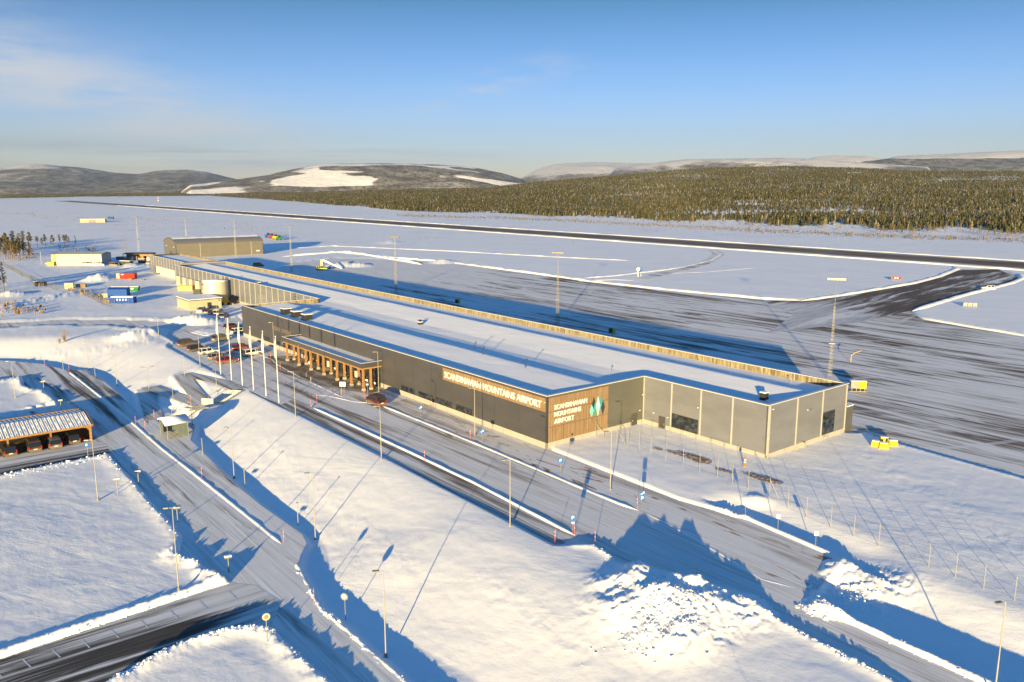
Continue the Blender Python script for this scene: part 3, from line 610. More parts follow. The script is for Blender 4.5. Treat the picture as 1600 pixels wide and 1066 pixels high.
# small wall lamps, cameras and rainwater pipes
for (u, v, z, ax) in ((0, 19.7, 2.4, 'v'), (-5.1, V1, 2.2, 'u'), (-2.2, V1, 2.3, 'u'), (U1, 21.6, 7.2, 'v'), (U1, 30.4, 5.6, 'v'), (0, 20.3, 4.9, 'v'), (0.4, 0, 6.9, 'u'), (-10.9, V1, 5.0, 'u'), (U1, 20.7, 3.1, 'v')):
    (MB().box(-(u-.08), -(u+.08), v-.14, v, z, z+.12) if ax == 'u' else MB().box(-u, -(u-.14), v-.08, v+.08, z, z+.12)).build('wall_lamp', M['white'], T)
bu(U1-.04, U1-.5, 30.3, 30.5, 5.5, 5.58).build('antenna_bracket', M['galv'], T); MB().tube((-(U1-.5), 30.0, 5.7), (-(U1-.5), 30.9, 5.75), .04).build('antenna_bar', M['galv'], T)
mb = MB(); bu(U1-.02, U1-.5, 29.3, 29.8, -.2, 1.0, mb); mb.build('meter_cabinet', M['pole'], T)
MB().tube((-U1+.25, 27.9, -.2), (-U1+.25, 27.9, .35), .14).build('valve_cap', simple('yellow paint', (.75, .5, .03), .5), T)
# timber sign panels
p1 = bu(.3, 26.8, -.10, -.0, 5.52, 7.6).build('sign_panel', M['timber'], T)
p2 = MB().box(0, .10, .32, 12.45, .92, 7.62).build('sign_panel', M['timber'], T)
mb = MB()
for z in (5.47, 3.2): mb.box(.10, .112, .32, 12.45, z-.025, z+.025)
for v in (1.0, 3.2, 7.4, 10.1): mb.box(.10, .112, v-.02, v+.02, .95, 3.17)
each(mb, 'board_joint', M['dark'], p2)
for v, z in ((4.9, 1.25),): MB().box(.1, .22, v-.12, v+.12, z, z+.2).build('wall_socket', M['dark'], p2)
def text_mesh(s, width, height, depth=.06, off=.03):
    cu = bpy.data.curves.new('letters', 'FONT'); cu.body = s; cu.size = 1; cu.extrude = depth; cu.offset = off; cu.space_character = 1.06; cu.align_x = 'LEFT'
    ob = bpy.data.objects.new('tmp_letters', cu); COL.objects.link(ob); dg = bpy.context.evaluated_depsgraph_get(); dg.update(); m = bpy.data.meshes.new_from_object(ob.evaluated_get(dg))
    bpy.data.objects.remove(ob); bpy.data.curves.remove(cu); co = np.zeros(len(m.vertices)*3); m.vertices.foreach_get('co', co); co = co.reshape(-1, 3)
    mn, mx = co[:, :2].min(0), co[:, :2].max(0); co[:, 0] = (co[:, 0]-mn[0])/(mx[0]-mn[0])*width; co[:, 1] = (co[:, 1]-mn[1])/(mx[1]-mn[1])*height
    m.vertices.foreach_set('co', co.ravel()); m.update(); return m
def letters(s, parent, origin, xdir, width, height, mat='white', name='lettering', off=.012):
    m = text_mesh(s, width, height, off=off); m.materials.clear(); m.materials.append(M[mat]); o = link(name, m, parent)
    X_ = Vector(xdir); Zn = X_.cross(Vector((0, 0, 1))); mat4 = Matrix((X_, Vector((0, 0, 1)), Zn)).transposed().to_4x4(); o.matrix_local = Matrix.Translation(origin) @ mat4; return o
letters('SCANDINAVIAN MOUNTAINS AIRPORT', p1, (-26.1, -.16, 5.98), (1, 0, 0), 25.0, 1.08)
for s, z, wd in (('SCANDINAVIAN', 5.75, 6.5), ('MOUNTAINS', 4.68, 5.3), ('AIRPORT', 3.6, 3.9)): letters(s, p2, (.18, 1.3, z), (0, 1, 0), wd, .72)
def paint(name, c, r=.6, **k): return simple(name, c, r, 0, .08, spec=.15, **k)
for c_, (vc, z0, z1, hw, d, col) in enumerate([(9.3, 3.9, 6.42, .42, .02, (.02, .035, .05)), (10.85, 3.9, 6.48, .45, .02, (.05, .22, .25)), (11.25, 3.25, 5.55, .42, .03, (.025, .04, .06)), (9.6, 3.28, 5.6, .42, .04, (.04, .24, .27)), (8.85, 3.3, 5.25, .42, .06, (.16, .52, .46)), (10.15, 3.24, 6.36, .46, .08, (.30, .66, .56))]):
    MB().add([(.13+d, vc-hw, (z0+z1)/2), (.13+d, vc, z0), (.13+d, vc+hw, (z0+z1)/2), (.13+d, vc, z1), (.1+d, vc-hw, (z0+z1)/2), (.1+d, vc, z0), (.1+d, vc+hw, (z0+z1)/2), (.1+d, vc, z1)],
             [(0,1,2,3),(7,6,5,4),(0,4,5,1),(1,5,6,2),(2,6,7,3),(3,7,4,0)]).build('logo_diamond', paint('diamond %d' % c_, col), p2)
# entrance canopy: flat roof on pairs of glulam columns, glazed front behind
cz = 5.3
E_ = bu(47.6, 83.4, -4.35, .0, cz-.95, cz).build('canopy', M['wall_dark'], T)
coping((83.4, -4.35), (47.6, -4.35), M['trim'], E_, .28, cz+.07, .07); coping((47.6, -4.35), (47.6, 0), M['trim'], E_, .28, cz+.074, .07); coping((83.4, 0), (83.4, -4.35), M['trim'], E_, .28, cz+.074, .07)
bu(47.7, 83.3, -4.25, -.02, cz-1.25, cz-.955).build('beam', M['glulam'], E_)
s = roof('canopy_snow', 47.95, 83.1, -4.05, -.05, lambda v: cz-.3+.0*v, T, du=.8, seed=9, amp=.03)
mb = MB(); bu(47.6, 83.4, -4.352, -4.1, cz-.02, cz+.001, mb)
# raised rim so the canopy snow lies in a shallow tray
E_.data.clear_geometry(); r_ = MB(); bu(47.6, 83.4, -4.35, -4.07, cz-.95, cz, r_); bu(47.6, 47.88, -4.07, 0, cz-.95, cz, r_); bu(83.12, 83.4, -4.07, 0, cz-.95, cz, r_); bu(47.88, 83.12, -4.07, 0, cz-.95, cz-.45, r_)
tm = r_.mesh('canopy'); tm.materials.append(M['wall_dark']); E_.data = tm
for u in (82.2, 76.2, 70.3, 64.4, 58.5, 52.6, 46.9+.9):
    for v in (-3.9+.0, -2.2):
        vv = -2.1 if v < -3 else -.9
        vv = -3.9 if v < -3 else -2.3
        c = bu(u-.17, u+.17, vv-.17, vv+.17, .45, cz-1.25).build('column', M['glulam'], T); bu(u-.28, u+.28, vv-.28, vv+.28, -.1, .45).build('footing', M['plinth'], c)
gl = bu(48.2, 80, -.16, -.02, .1, 3.9).build('glazed_front', M['glass'], T); mb = MB(); rs = random.Random(3)
for u in np.arange(48.2, 80.2, 1.45): bu(u-.04, u+.04, -.22, -.165, .1, 3.9, mb)
bu(48.2, 80, -.22, -.165, 2.35, 2.43, mb); mb.build('mullions', M['dark'], gl)
mb = MB()
for u in (49.5, 51.2, 53, 55.6, 57.2, 62, 66.6, 69.5, 72.4): bu(u, u+1.0, -.19, -.168, .25, .65 if rs.random() < .6 else 1.5, mb)
each(mb, 'notice', simple('pale notices', (.75, .72, .6), .6), gl)
# small store at the far right end
an = bu(U1+.0, U1+2.0, V2+.02, V2+1.9, -.2, 4.2).build('store_room', M['wall_olive'], T); bu(U1-.05, U1+2.0, V2+.03, V2+1.95, 4.2, 4.3).build('store_roof', M['roof_snow'], an)
# roof gear
def on_roof(name, label, cat, u, v, mk, group=None):
    t = frame(name, label, cat, u, v, float(roofz(v))-.1, 0, group); mk(t); return t
def box_unit(t, sx=2.0, sy=1.9, h=1.35):
    MB().box(-sx/2, sx/2, -sy/2, sy/2, -.3, h).build('casing', M['dark'], t, bevel=.03); m = MB()
    for k in range(5): m.box(-sx/2-.03, sx/2+.03, -sy/2-.03, sy/2+.03, .15+k*.22, .2+k*.22)
    m.build('fins', M['dark'], t); MB().box(-sx/2-.05, sx/2+.05, -sy/2-.05, sy/2+.05, h, h+.14).build('snow_cap', M['roof_snow'], t, bevel=.05)
for (u, v), l in zip(((101.6, 4.6), (95.7, 4.6), (89.9, 4.6)), ('left', 'middle', 'right')):
    on_roof('roof_ventilator', 'black snow-capped roof ventilator, %s of the three in a row on the roof' % l, 'ventilator', u, v, box_unit, 'black ventilators in a row on the roof')
on_roof('roof_ventilator', 'small dark roof ventilator alone in the middle of the long snowy roof', 'ventilator', 71, 23.5, lambda t: box_unit(t, 1.0, .8, .6))
on_roof('roof_ventilator', 'black roof ventilator standing in a snow hollow near the right end corner of the roof', 'ventilator', -18.4, 26.2, lambda t: box_unit(t, .9, .9, 1.1))
on_roof('roof_ventilator', 'dark roof ventilator above the ribbed rear facade, far left on the roof', 'ventilator', 166.8, 23.5, lambda t: box_unit(t, 1.7, 1.7, 1.0))
def pipe(t): MB().tube((0, 0, -.3), (0, 0, 1.1), .07).tube((0, 0, 1.1), (.35, 0, 1.5), .06).build('stack', M['dark'], t); MB().tube((.33, 0, 1.45), (.45, 0, 1.62), .1).build('cowl', M['dark'], t)
for (u, v), l in zip(((37.8, 14.7), (31.1, 11.6), (18, 10.8)), ('in the snowy valley left of the two others', 'on the ridge between the other two stacks', 'on the ridge nearest the corner sign')):
    on_roof('roof_pipe', 'thin dark vent pipe %s' % l, 'vent pipe', u, v, pipe, 'thin vent pipes on the terminal roof')
for (u, v), l in zip(((30, 38.2), (-15, 38.4), (90, 38.2), (8, 21.0)), ('midway along the back parapet', 'by the right end of the back parapet', 'far along the back parapet', 'in the roof valley near the corner sign')):
    on_roof('roof_marker', 'thin pale roof marker pole %s' % l, 'marker', u, v, lambda t: (MB().tube((0, 0, -.3), (0, 0, .9), .04).build('rod', M['pole'], t), MB().box(-.12, .12, -.05, .05, .85, 1.05).build('plate', M['pole'], t)), 'thin markers on the roof')
# lattice ladder cage on the set-back wall
t = frame('roof_ladder', 'pale steel safety cage standing at the far end edge of the terminal roof', 'ladder', 99.5, VS-.6, 0)
mb = MB()
for x in (-1.6, 0, 1.6):
    for y in (-.4, .3): mb.tube((x, y, 7.3), (x, y, 10.0), .05)
for z in (8.2, 9.1, 10): mb.tube((-1.6, -.4, z), (1.6, -.4, z), .04).tube((-1.6, .3, z), (1.6, .3, z), .04)
mb.build('cage', M['pole'], t)
t.location = (*UV(119.5, 6.0), 0); t.scale = (.8, .8, 1)
# ------------------------------------------------------------------ annexe beyond the terminal
T2 = frame('service_building', 'lower grey service building with pale garage doors beyond the far end of the terminal', 'building', 262, 27)
def b2(u0, u1, v0, v1, z0, z1, mb=None): return (mb or MB()).box(-(u0-262), -(u1-262), v0-27, v1-27, z0, z1)
b2(252, 299, 27, 27.4, 3.6, 7.8).build('wall', M['wall_grey'], T2); b2(292, 299, 27.004, 27.4, -.5, 3.6).build('wall', M['wall_grey'], T2); b2(298.6, 299, 27.4, 40, -.5, 7.8).build('wall', M['wall_dark'], T2)
b2(252, 252.4, 27.4, 40, -.5, 7.8).build('wall', M['wall_grey'], T2); b2(252, 299, 40, 40.4, -.5, 7.9).build('wall', M['parapet'], T2); roof('roof_snow', -9.5, 36.5, .4, 13, lambda v: 7.2+.0*v, T2, seed=4)
mb = MB()
for u in np.arange(255, 298, 3.8): b2(u-.13, u+.13, 26.92, 27.0, 3.6, 7.8, mb)
each(mb, 'cover_strip', M['strip'], T2)
for k, u in enumerate(np.arange(254, 290, 9.2)): b2(u+.2, u+9.0, 27.1, 27.35, -.3, 3.55).build('garage_door', simple('cream door', (.5, .48, .43), .5, 0, .05), T2)
mb = MB(); b2(251.9, 299.1, 26.95, 27.3, 7.8, 7.9, mb); mb.build('coping', M['trim'], T2)
# pale buttress bays along the rear facade of the terminal
mb = MB()
for k, u in enumerate((239.5, 232.2, 224.8, 217.5)): bu(u-1.3, u+1.3, VS-.5, VS-.03, -.3, 3.9, mb)
each(mb, 'buttress', simple('cream fins', (.40, .38, .33), .5, 0, .06), T)
bu(UE-.4, 214, VS-.045, VS-.0, 3.85, 4.1).build('fascia', M['wall_dark'], T)
# ------------------------------------------------------------------ arched hangar
hx, hy = G(412, 397.5); hx0, hy0 = G(276, 404)
ang = math.atan2(hy-hy0, hx-hx0); L = math.hypot(hx-hx0, hy-hy0)
T3 = thing('hangar', 'large olive grey hangar with a low barrel-vaulted roof beyond the terminal', 'hangar', (hx0, hy0, 0), ang)
W = 26.; hh = 7.6
def arc(y): return hh+2.6*max(0, 1-((y-W/2)/(W/2))**2)**.8
n = NB('hangar sheeting'); o_ = n.pos(False); M['hangar'] = n.done(n.mix(n.noise(n.map(o_, (.2, .2, .4)), 1, 4), (.115, .105, .085), (.155, .145, .12)), .5, .1, n.bump(n.wave(n.map(o_, (1, 1, 1)), 2.2, 0), .3, .03))
MB().box(0, L, 0, .3, -.5, hh).build('wall', M['hangar'], T3); MB().box(0, L, W-.3, W, -.5, hh).build('wall', M['hangar'], T3)
ys = np.linspace(0, W, 25)
for x in (0, L-.3):
    MB().loft([[(x+dx, 0, -.5)]+[(x+dx, float(y), arc(y)) for y in ys]+[(x+dx, W, -.5)] for dx in (0, .3)]).build('gable', M['hangar'], T3)
mb = MB(); n_ = 24
vs = [(x, float(y), arc(y)+.06) for x in (-.3, L+.3) for y in ys]; mb.add(vs, [(i, i+1, 25+i+1, 25+i) for i in range(24)]); rf = mb.build('roof', simple('grey roof sheeting', (.20, .185, .17), .5, .2, .1), T3, smooth=True)
mb = MB(); rs = np.linspace(0.2, L-.2, 60); VV = []
for j, x in enumerate(rs):
    for i in range(6, 22): y = W*i/24; VV.append((float(x), y, arc(y)+.075+.16*max(0, vn(np.array(x*.3), np.array(i*.25), 5)+ (i-8.5)*.1)))
mb.add(VV, [(j*16+i, j*16+i+1, (j+1)*16+i+1, (j+1)*16+i) for j in range(59) for i in range(15)]); mb.build('roof_snow', M['roof_snow'], T3, smooth=True)
MB().box(-.05, .1, 9.5, 12.5, -.2, 3.2).build('door', M['door'], T3)
for x in (12.5, 40): MB().box(x-.12, x+.12, -.1, 0, -.3, hh).build('downpipe', M['strip'], T3)
MB().box(L-4, L-2.2, -.12, -.0, 1.9, 2.5).build('sign_plate', M['white'], T3)
for y, z in ((4, 5.5), (20, 5.5)): MB().box(-.2, 0, y, y+.6, z, z+.4).build('wall_lamp', M['white'], T3)
# ------------------------------------------------------------------ yard buildings
def gthing(name, label, cat, px, py, z=0., rz=None, group=None):
    x, y = G(px, py, z); return thing(name, label, cat, (x, y, z), (-YAW if rz is None else rz), group)
M['cream'] = simple('cream render', (.36, .32, .235), .8, 0, .06, bump=.2)
M['bblue'] = paint('blue paint', (.012, .06, .28)); M['red'] = paint('red paint', (.36, .022, .016)); M['green'] = paint('green paint', (.008, .13, .03)); M['dgreen'] = paint('dark green paint', (.055, .06, .035))
M['yellow'] = paint('yellow', (.50, .34, .02)); M['orange'] = paint('orange', (.48, .13, .02)); M['rubber'] = simple('rubber', (.02, .02, .02), .8)
t = frame('pump_house', 'small cream building with a snowy flat roof and a door, beside the silver tank', 'building', 169.6, 3.3)
MB().box(-11.5, 0, 0, 10, -.5, 3.1).build('wall', M['cream'], t); MB().box(-11.9, .4, -.4, 10.4, 3.1, 3.32).build('roof_edge', M['dark'], t); MB().box(-11.8, .3, -.3, 10.3, 3.324, 3.5).build('roof_snow', M['roof_snow'], t, bevel=.06)
d = MB().box(0, .06, 5.6, 6.9, -.1, 2.2).build('door', M['door'], t); MB().box(.06, .08, 5.85, 6.65, 1.0, 2.0).build('pane', M['glass'], d)
MB().box(0, .15, 2.2, 2.6, .1, .9).build('vent_box', M['galv'], t); MB().box(0, .2, 9.1, 9.5, 2.5, 2.8).build('wall_lamp', M['dark'], t)
t.location = (*UV(170.5, 3.0), 0)
t = gthing('silver_tank', 'tall silver cylindrical water tank with a snowy lid beside the terminal', 'tank', 338, 472.5)
n = NB('tank steel'); o_ = n.pos(False); tankm = n.done(n.mix(n.noise(n.map(o_, (1, 1, .2)), 2, 4), (.40, .38, .32), (.52, .49, .43)), .5, .2)
MB().tube((0, 0, -.4), (0, 0, 7.1), 3.95, n=48).build('shell', tankm, t, smooth=False); mb = MB()
for z in (1.2, 2.6, 4, 5.4, 6.8): mb.tube((0, 0, z), (0, 0, z+.06), 3.98, n=48)
mb.build('hoops', tankm, t); MB().loft([[(4.05*math.cos(a), 4.05*math.sin(a), 7.1) for a in np.linspace(0, 2*math.pi, 40, False)], [(3.9*math.cos(a), 3.9*math.sin(a), 7.35) for a in np.linspace(0, 2*math.pi, 40, False)], [(.3*math.cos(a), .3*math.sin(a), 7.6) for a in np.linspace(0, 2*math.pi, 40, False)]]).build('lid_snow', M['roof_snow'], t, smooth=True)
mb = MB()
for x in (-.6, 0, .6):
    for y in (2.2, 2.9): mb.tube((x, y, 7.2), (x, y, 8.6), .06)
for z in (7.9, 8.6): mb.tube((-.6, 2.2, z), (.6, 2.2, z), .05).tube((-.6, 2.9, z), (.6, 2.9, z), .05)
mb.build('ladder_cage', M['pole'], t); MB().tube((.3, -4.0, 6.2), (.3, -4.3, 6.2), .2).build('hatch', M['dark'], t)
# carport
t = thing('carport', 'open timber carport with a ribbed snow-streaked vaulted roof in the lower car park', 'carport', (*UV(CU, CV), LOW), -YAW)
n = NB('ribbed roof'); s_ = n.n('ShaderNodeSeparateXYZ'); n.put(n.pos(False), s_.inputs[0]); wv_ = n.math('SINE', n.math('MULTIPLY', s_.outputs[1], 2*math.pi/.62))
sn_ = n.noise(n.map(n.pos(False), (.9, 5, 1)), 1, 3); mk_ = n.ramp(n.math('ADD', wv_, n.math('MULTIPLY', sn_, 1.6)), -.15, .15)
ribm = n.done(n.mix(mk_, (.07, .075, .085), (.84, .84, .87)), n.mix(mk_, (.35,)*3, (.7,)*3), 0)
ys = np.arange(-60, .01, .155)
def cpz(x): return 2.62+1.1*(.8-x)/5.0 if x > -4.2 else 3.62-(-4.2-x)*.13
prof = [(x, cpz(x)) for x in (.8, .2, -.6, -1.6, -2.8, -4.0, -5.0, -6.5, -8.2, -9.6)]
vs = []; 
for y in ys:
    rb = .05*math.cos(2*math.pi*y/.62)
    for x, z in prof: vs.append((x, float(y), z+rb))
k = len(prof); mb = MB().add(vs, [(j*k+i, j*k+i+1, (j+1)*k+i+1, (j+1)*k+i) for j in range(len(ys)-1) for i in range(k-1)]); rf = mb.build('roof', ribm, t)
MB().box(.62, .74, -60, .3, 2.35, 2.66).build('front_beam', M['glulam'], t); MB().box(-9.4, -9.2, -60, .3, 2.7, 3.1).build('rear_beam', M['glulam'], t)
for y in (-.1, -5.6, -11.3, -17, -22.7, -28.4):
    c = MB().box(-.1, .14, y-.12, y+.12, -.1, 2.7).build('post', M['glulam'], t); MB().box(-.2, .24, y-.22, y+.22, -.1, .12).build('footing', M['plinth'], c)
    MB().box(-9.3, -9.1, y-.12, y+.12, -.1, 3.1).build('post', M['glulam'], t)
for x in np.arange(-9, .6, .9): pass
gb = MB()
for x in np.arange(-9.0, .1, .45): gb.box(x, x+.4, -.02, .06, -.05, cpz(x)-.25)
gb.build('end_boards', M['glulam'], t)
gb = MB()
for y in np.arange(-34, -.2, .9): gb.box(-9.1, -9.0, y, y+.85, -.05, 2.9)
gb.build('rear_boards', simple('dark rear boards', (.10, .06, .03), .7), t)
gp = MB(); x0 = prof[0]
for (xa, za), (xb, zb) in zip(prof[:-1], prof[1:]): gp.add([(xa, .3, za-.32), (xb, .3, zb-.32), (xb, .3, zb-.02), (xa, .3, za-.02), (xa, .42, za-.32), (xb, .42, zb-.32), (xb, .42, zb-.02), (xa, .42, za-.02)], [(0,1,2,3),(7,6,5,4),(3,2,6,7),(0,4,5,1)])
gp.build('verge_board', M['glulam'], t)
# bus shelter
x, y = G(270, 680, LOW); t = thing('bus_shelter', 'glass bus shelter with a curved snow-covered roof beside the lower road', 'bus shelter', (x, y, LOW), -YAW)
x0_, x1_, y0_, y1_ = -1.9, 1.9, -1.3, 1.9
mb = MB()
for a in (x0_, x1_):
    for b in (y0_, y1_): mb.tube((a, b, 0), (a, b, 2.3), .06)
each(mb, 'post', M['galv'], t, 16)
gls = NB('shelter glass'); shg = gls.done((.10, .13, .11), .08, 0, None, .8)
for (a, b, c, d) in ((x0_, x0_+.04, y0_, y1_), (x0_, x1_, y1_-.02, y1_+.02), (x1_-.02, x1_+.02, y0_+1.6, y1_), (x0_, x0_+1.6, y0_-.02, y0_+.02)):
    p = MB().box(a, b, c, d, .25, 2.15).build('glass_panel', shg, t); m2 = MB()
    if b-a > d-c:
        for q in np.arange(a, b, .8): m2.box(q, q+.05, c-.01, d+.01, .2, 2.2)
    else:
        for q in np.arange(c, d, .8): m2.box(a-.01, b+.01, q, q+.05, .2, 2.2)
    m2.build('frame', M['galv'], p)
rr_ = [[(x0_-.3+ (x1_-x0_+.6)*i/12, yy, 2.25+.55*math.sin(math.pi*i/12)+dz) for i in range(13)] for yy in (y0_-.4, y1_+.4) for dz in (0,)]
rr2 = [[(p[0], p[1], p[2]+.1+.22*math.sin(math.pi*i/12)**.5) for i, p in enumerate(r)] for r in rr_]
MB().loft([rr_[0]+[(p[0], p[1], p[2]+.08) for p in rr_[0][::-1]], rr_[1]+[(p[0], p[1], p[2]+.08) for p in rr_[1][::-1]]]).build('roof', M['galv'], t)
MB().loft([[(p[0], p[1], p[2]-.015) for p in rr2[0][::-1]]+rr2[0][:0]+[(p[0], p[1], p[2]+.083) for p in rr_[0]], [(p[0], p[1], p[2]-.015) for p in rr2[1][::-1]]+[(p[0], p[1], p[2]+.083) for p in rr_[1]]]).build('roof_snow', M['roof_snow'], t, smooth=True)
b_ = MB().box(x0_+.3, x1_-.4, y1_-.65, y1_-.2, .42, .5).build('bench', M['glulam'], t); MB().box(x0_+.5, x0_+.6, y1_-.6, y1_-.25, 0, .42).box(x1_-.7, x1_-.6, y1_-.6, y1_-.25, 0, .42).build('bench_leg', M['galv'], b_)
# yard: warehouse, sheds, containers
def hall(name, label, cat, px, py, w_, d_, h, mat, rz=0., roofm='roof_snow', ridge=0, doorc=None):
    t = gthing(name, label, cat, px, py, 0, rz); MB().box(-w_/2, w_/2, 0, d_, -.3, h).build('wall', mat, t)
    if ridge: MB().loft([[(-w_/2-.2, -.3, h), (-w_/2-.2, d_/2, h+ridge), (-w_/2-.2, d_+.3, h)], [(w_/2+.2, -.3, h), (w_/2+.2, d_/2, h+ridge), (w_/2+.2, d_+.3, h)]]).build('roof', M[roofm] if isinstance(roofm, str) else roofm, t)
    else: MB().box(-w_/2-.1, w_/2+.1, -.1, d_+.1, h, h+.18).build('roof_snow', M['roof_snow'], t, bevel=.05)
    if doorc: MB().box(doorc[0], doorc[1], -.05, 0, -.1, doorc[2]).build('door', M['door'], t)
    return t
n = NB('pale tarpaulin'); o_ = n.pos(False); tarp = n.done(n.mix(n.noise(n.map(o_, (.4, .4, .4)), 1, 4), (.30, .295, .28), (.37, .365, .35)), .6, 0, n.bump(n.wave(o_, .5, 2), .2, .05))
t = hall('storage_hall', 'long pale windowless storage hall at the far side of the work yard', 'storage hall', 124, 415.5, 21.5, 11, 5.6, tarp, rz=.06, ridge=.8, roofm=tarp)
MB().box(-12.6, -10.8, -.3, 3.2, -.2, 5.5).build('end_lean_to', simple('ochre boards', (.42, .34, .12), .7), t); MB().box(-14.2, -11, -1.8, -.4, -.2, 2.1).build('stack', simple('moss boxes', (.28, .30, .06), .7), t)
mb = MB()
for x in (-6.5, 3.0): mb.box(x-.06, x+.06, -.05, 0, -.1, 5.5)
each(mb, 'seam', M['galv'], t)
t = gthing('open_shed', 'open-fronted wooden shed full of stacked materials behind the yard', 'shed', 216, 408, 0, .04)
MB().box(-7.5, 7.5, 4, 4.3, 0, 3.6).build('rear_wall', simple('shed boards', (.30, .18, .08), .7), t); MB().loft([[(-7.7, -.3, 3.5), (-7.7, 4.5, 3.9), (-7.7, 4.5, 4.05), (-7.7, -.3, 3.65)], [(7.7, -.3, 3.5), (7.7, 4.5, 3.9), (7.7, 4.5, 4.05), (7.7, -.3, 3.65)]]).build('roof', M['dark'], t)
for x in (-7.4, -2.4, 2.6, 7.4): MB().box(x-.1, x+.1, 0, .2, -.2, 3.5).build('post', M['glulam'], t)
rs = random.Random(5)
for k in range(9): MB().box(-6.8+k*1.55, -6.8+k*1.55+1.2, 1.0, 3.0, 0, rs.uniform(.8, 2.6)).build('stacked_goods', [M['orange'], M['galv'], M['white'], M['timber'], M['dgreen']][k % 5], t)
def container(name, label, px, py, mat, w_=6.1, h=2.6, d_=2.45, rz=0., snow=True):
    t = gthing(name, label, 'container', px, py, 0, rz); b = MB().box(-w_/2, w_/2, 0, d_, .1, h).build('shell', mat, t); m = MB()
    for x in np.arange(-w_/2+.2, w_/2-.1, .3): m.box(x, x+.12, -.035, 0, .25, h-.15)
    m.build('ribs', mat, b); m = MB()
    for x in (-w_/2, w_/2-.12): m.box(x, x+.12, -.05, .07, 0, h+.03)
    each(m, 'corner_post', mat, b)
    if snow: MB().box(-w_/2, w_/2, .02, d_-.02, h, h+.16).build('snow_cap', M['roof_snow'], t, bevel=.05)
    return t
t = container('red_container', 'bright red shipping container standing on the snow in the yard', 199, 437, M['red'], 6.1, rz=.0, snow=False)
MB().box(-4.6, -3.1, .2, 2.3, .1, 2.5).build('attached_cabinet', M['cream'], t); MB().box(-2.4, -1.4, -.06, -.04, 1.9, 2.25).build('sign_plate', M['white'], t)
container('dark_container', 'dark olive container with a snowy lid near the open shed', 195, 416, M['dgreen'], 6.0, 2.4, rz=-.28)
container('dark_container', 'black box container beside the gate fence at the far left', 60.5, 448, M['dark'], 3.9, 1.9, rz=.02)
container('dark_container', 'small dark container under a heap of snow by the service building', 221, 412, paint('blue black', (.03, .035, .05)), 3.2, 2.2, rz=.1)
t = gthing('waste_skip', 'green waste skip behind the blue cabins', 'skip', 207, 456, 0, .15)
MB().loft([[(-1.6, 0, .1), (1.6, 0, .1), (2.4, 0, 1.7), (-2.9, 0, 1.7)], [(-1.6, 1.9, .1), (1.6, 1.9, .1), (2.4, 1.9, 1.7), (-2.9, 1.9, 1.7)]]).build('tub', M['green'], t); MB().box(-3.0, 2.5, -.08, .0, 1.55, 1.75).build('rim', M['green'], t); MB().box(-2.5, 2.1, .1, 1.8, 1.7, 1.85).build('snow_load', M['roof_snow'], t); MB().box(-.5, .4, -.03, 0, .9, 1.3).build('sign_plate', M['white'], t)
t = gthing('blue_shelter_roof', 'dark blue tarpaulin-covered stack standing behind the blue site cabin', 'covered stack', 183.5, 466, 0, .02); MB().loft([[(-3.3, 0, 0), (3.3, 0, 0), (3.3, 0, 3.0), (-3.3, 0, 3.0)], [(-3.3, 3, 0), (3.3, 3, 0), (3.3, 2.4, 3.6), (-3.3, 2.4, 3.6)]]).build('tarpaulin', M['bblue'], t); MB().box(-3.1, 3.1, 2.35, 2.95, 3.2, 3.66).build('snow_strip', M['roof_snow'], t)
t = gthing('site_cabin', 'blue site cabin with small white windows and a snowy roof in the yard', 'cabin', 190, 475.5, 0, .02); MB().box(-3.9, 3.9, 0, 2.5, .1, 2.3).build('wall', M['bblue'], t); MB().box(-3.2, 4.0, -.4, 2.6, 2.3, 2.5).build('roof_snow', M['roof_snow'], t, bevel=.05)
for x in (-1.5, -.6, .4, 1.3): MB().box(x, x+.35, -.04, 0, 1.2, 1.75).build('window', M['white'], t)
for x in (-2.0, 2.6): MB().tube((x, -.35, 0), (x, -.35, 2.3), .05).build('post', M['galv'], t)
t = gthing('electrical_cabinet', 'cream electrical cabinet at the end of the yard fence', 'cabinet', 108, 452, 0, .1); MB().box(-1.6, 1.6, 0, 1.2, 0, 2.3).build('casing', M['cream'], t); MB().box(-1.5, -.1, -.04, 0, .2, 2.1).box(.1, 1.5, -.04, 0, .2, 2.1).build('doors', M['cream'], t)
rs = random.Random(11)
for i, (px, py, w_, h, mat, l) in enumerate([(119, 449, 2.2, 1.2, 'galv', 'grey pallet stack on the snow beside the cream cabinet'), (129, 450, 2.4, 1.4, 'timber', 'tan timber stack behind the cream cabinet'), (165, 466, 2.4, 1.6, 'cream', 'beige crate stack left of the blue tarpaulin stack'), (168, 474, 3., 1.1, 'timber', 'low plank stack at the left foot of the blue site cabin'), (203, 438.5, 1.6, .9, 'orange', 'orange crate leaning on the right end of the red container'), (222, 439, 1.6, .7, 'timber', 'tan bundle lying right of the red container'), (231, 415, 2.2, 1.4, 'yellow', 'yellow machine part beside the dark snowy container'), (233, 462, .01, .01, 'galv', ''), (75, 414, 3., .9, 'galv', 'grey stored beams left of the pale storage hall'), (308, 462.5, 2.6, 2.2, 'dgreen', 'grey green bin standing at the left foot of the silver tank')]):
    if not l: continue
    t = gthing('material_stack', l, 'stack', px, py, 0, rs.uniform(-.3, .3)); k = 3
    for j in range(k): MB().box(-w_/2+.06*j, w_/2-.05*j, 0, 1.2, h*j/k+.02, h*(j+1)/k-.02).build('layer', M[mat], t)
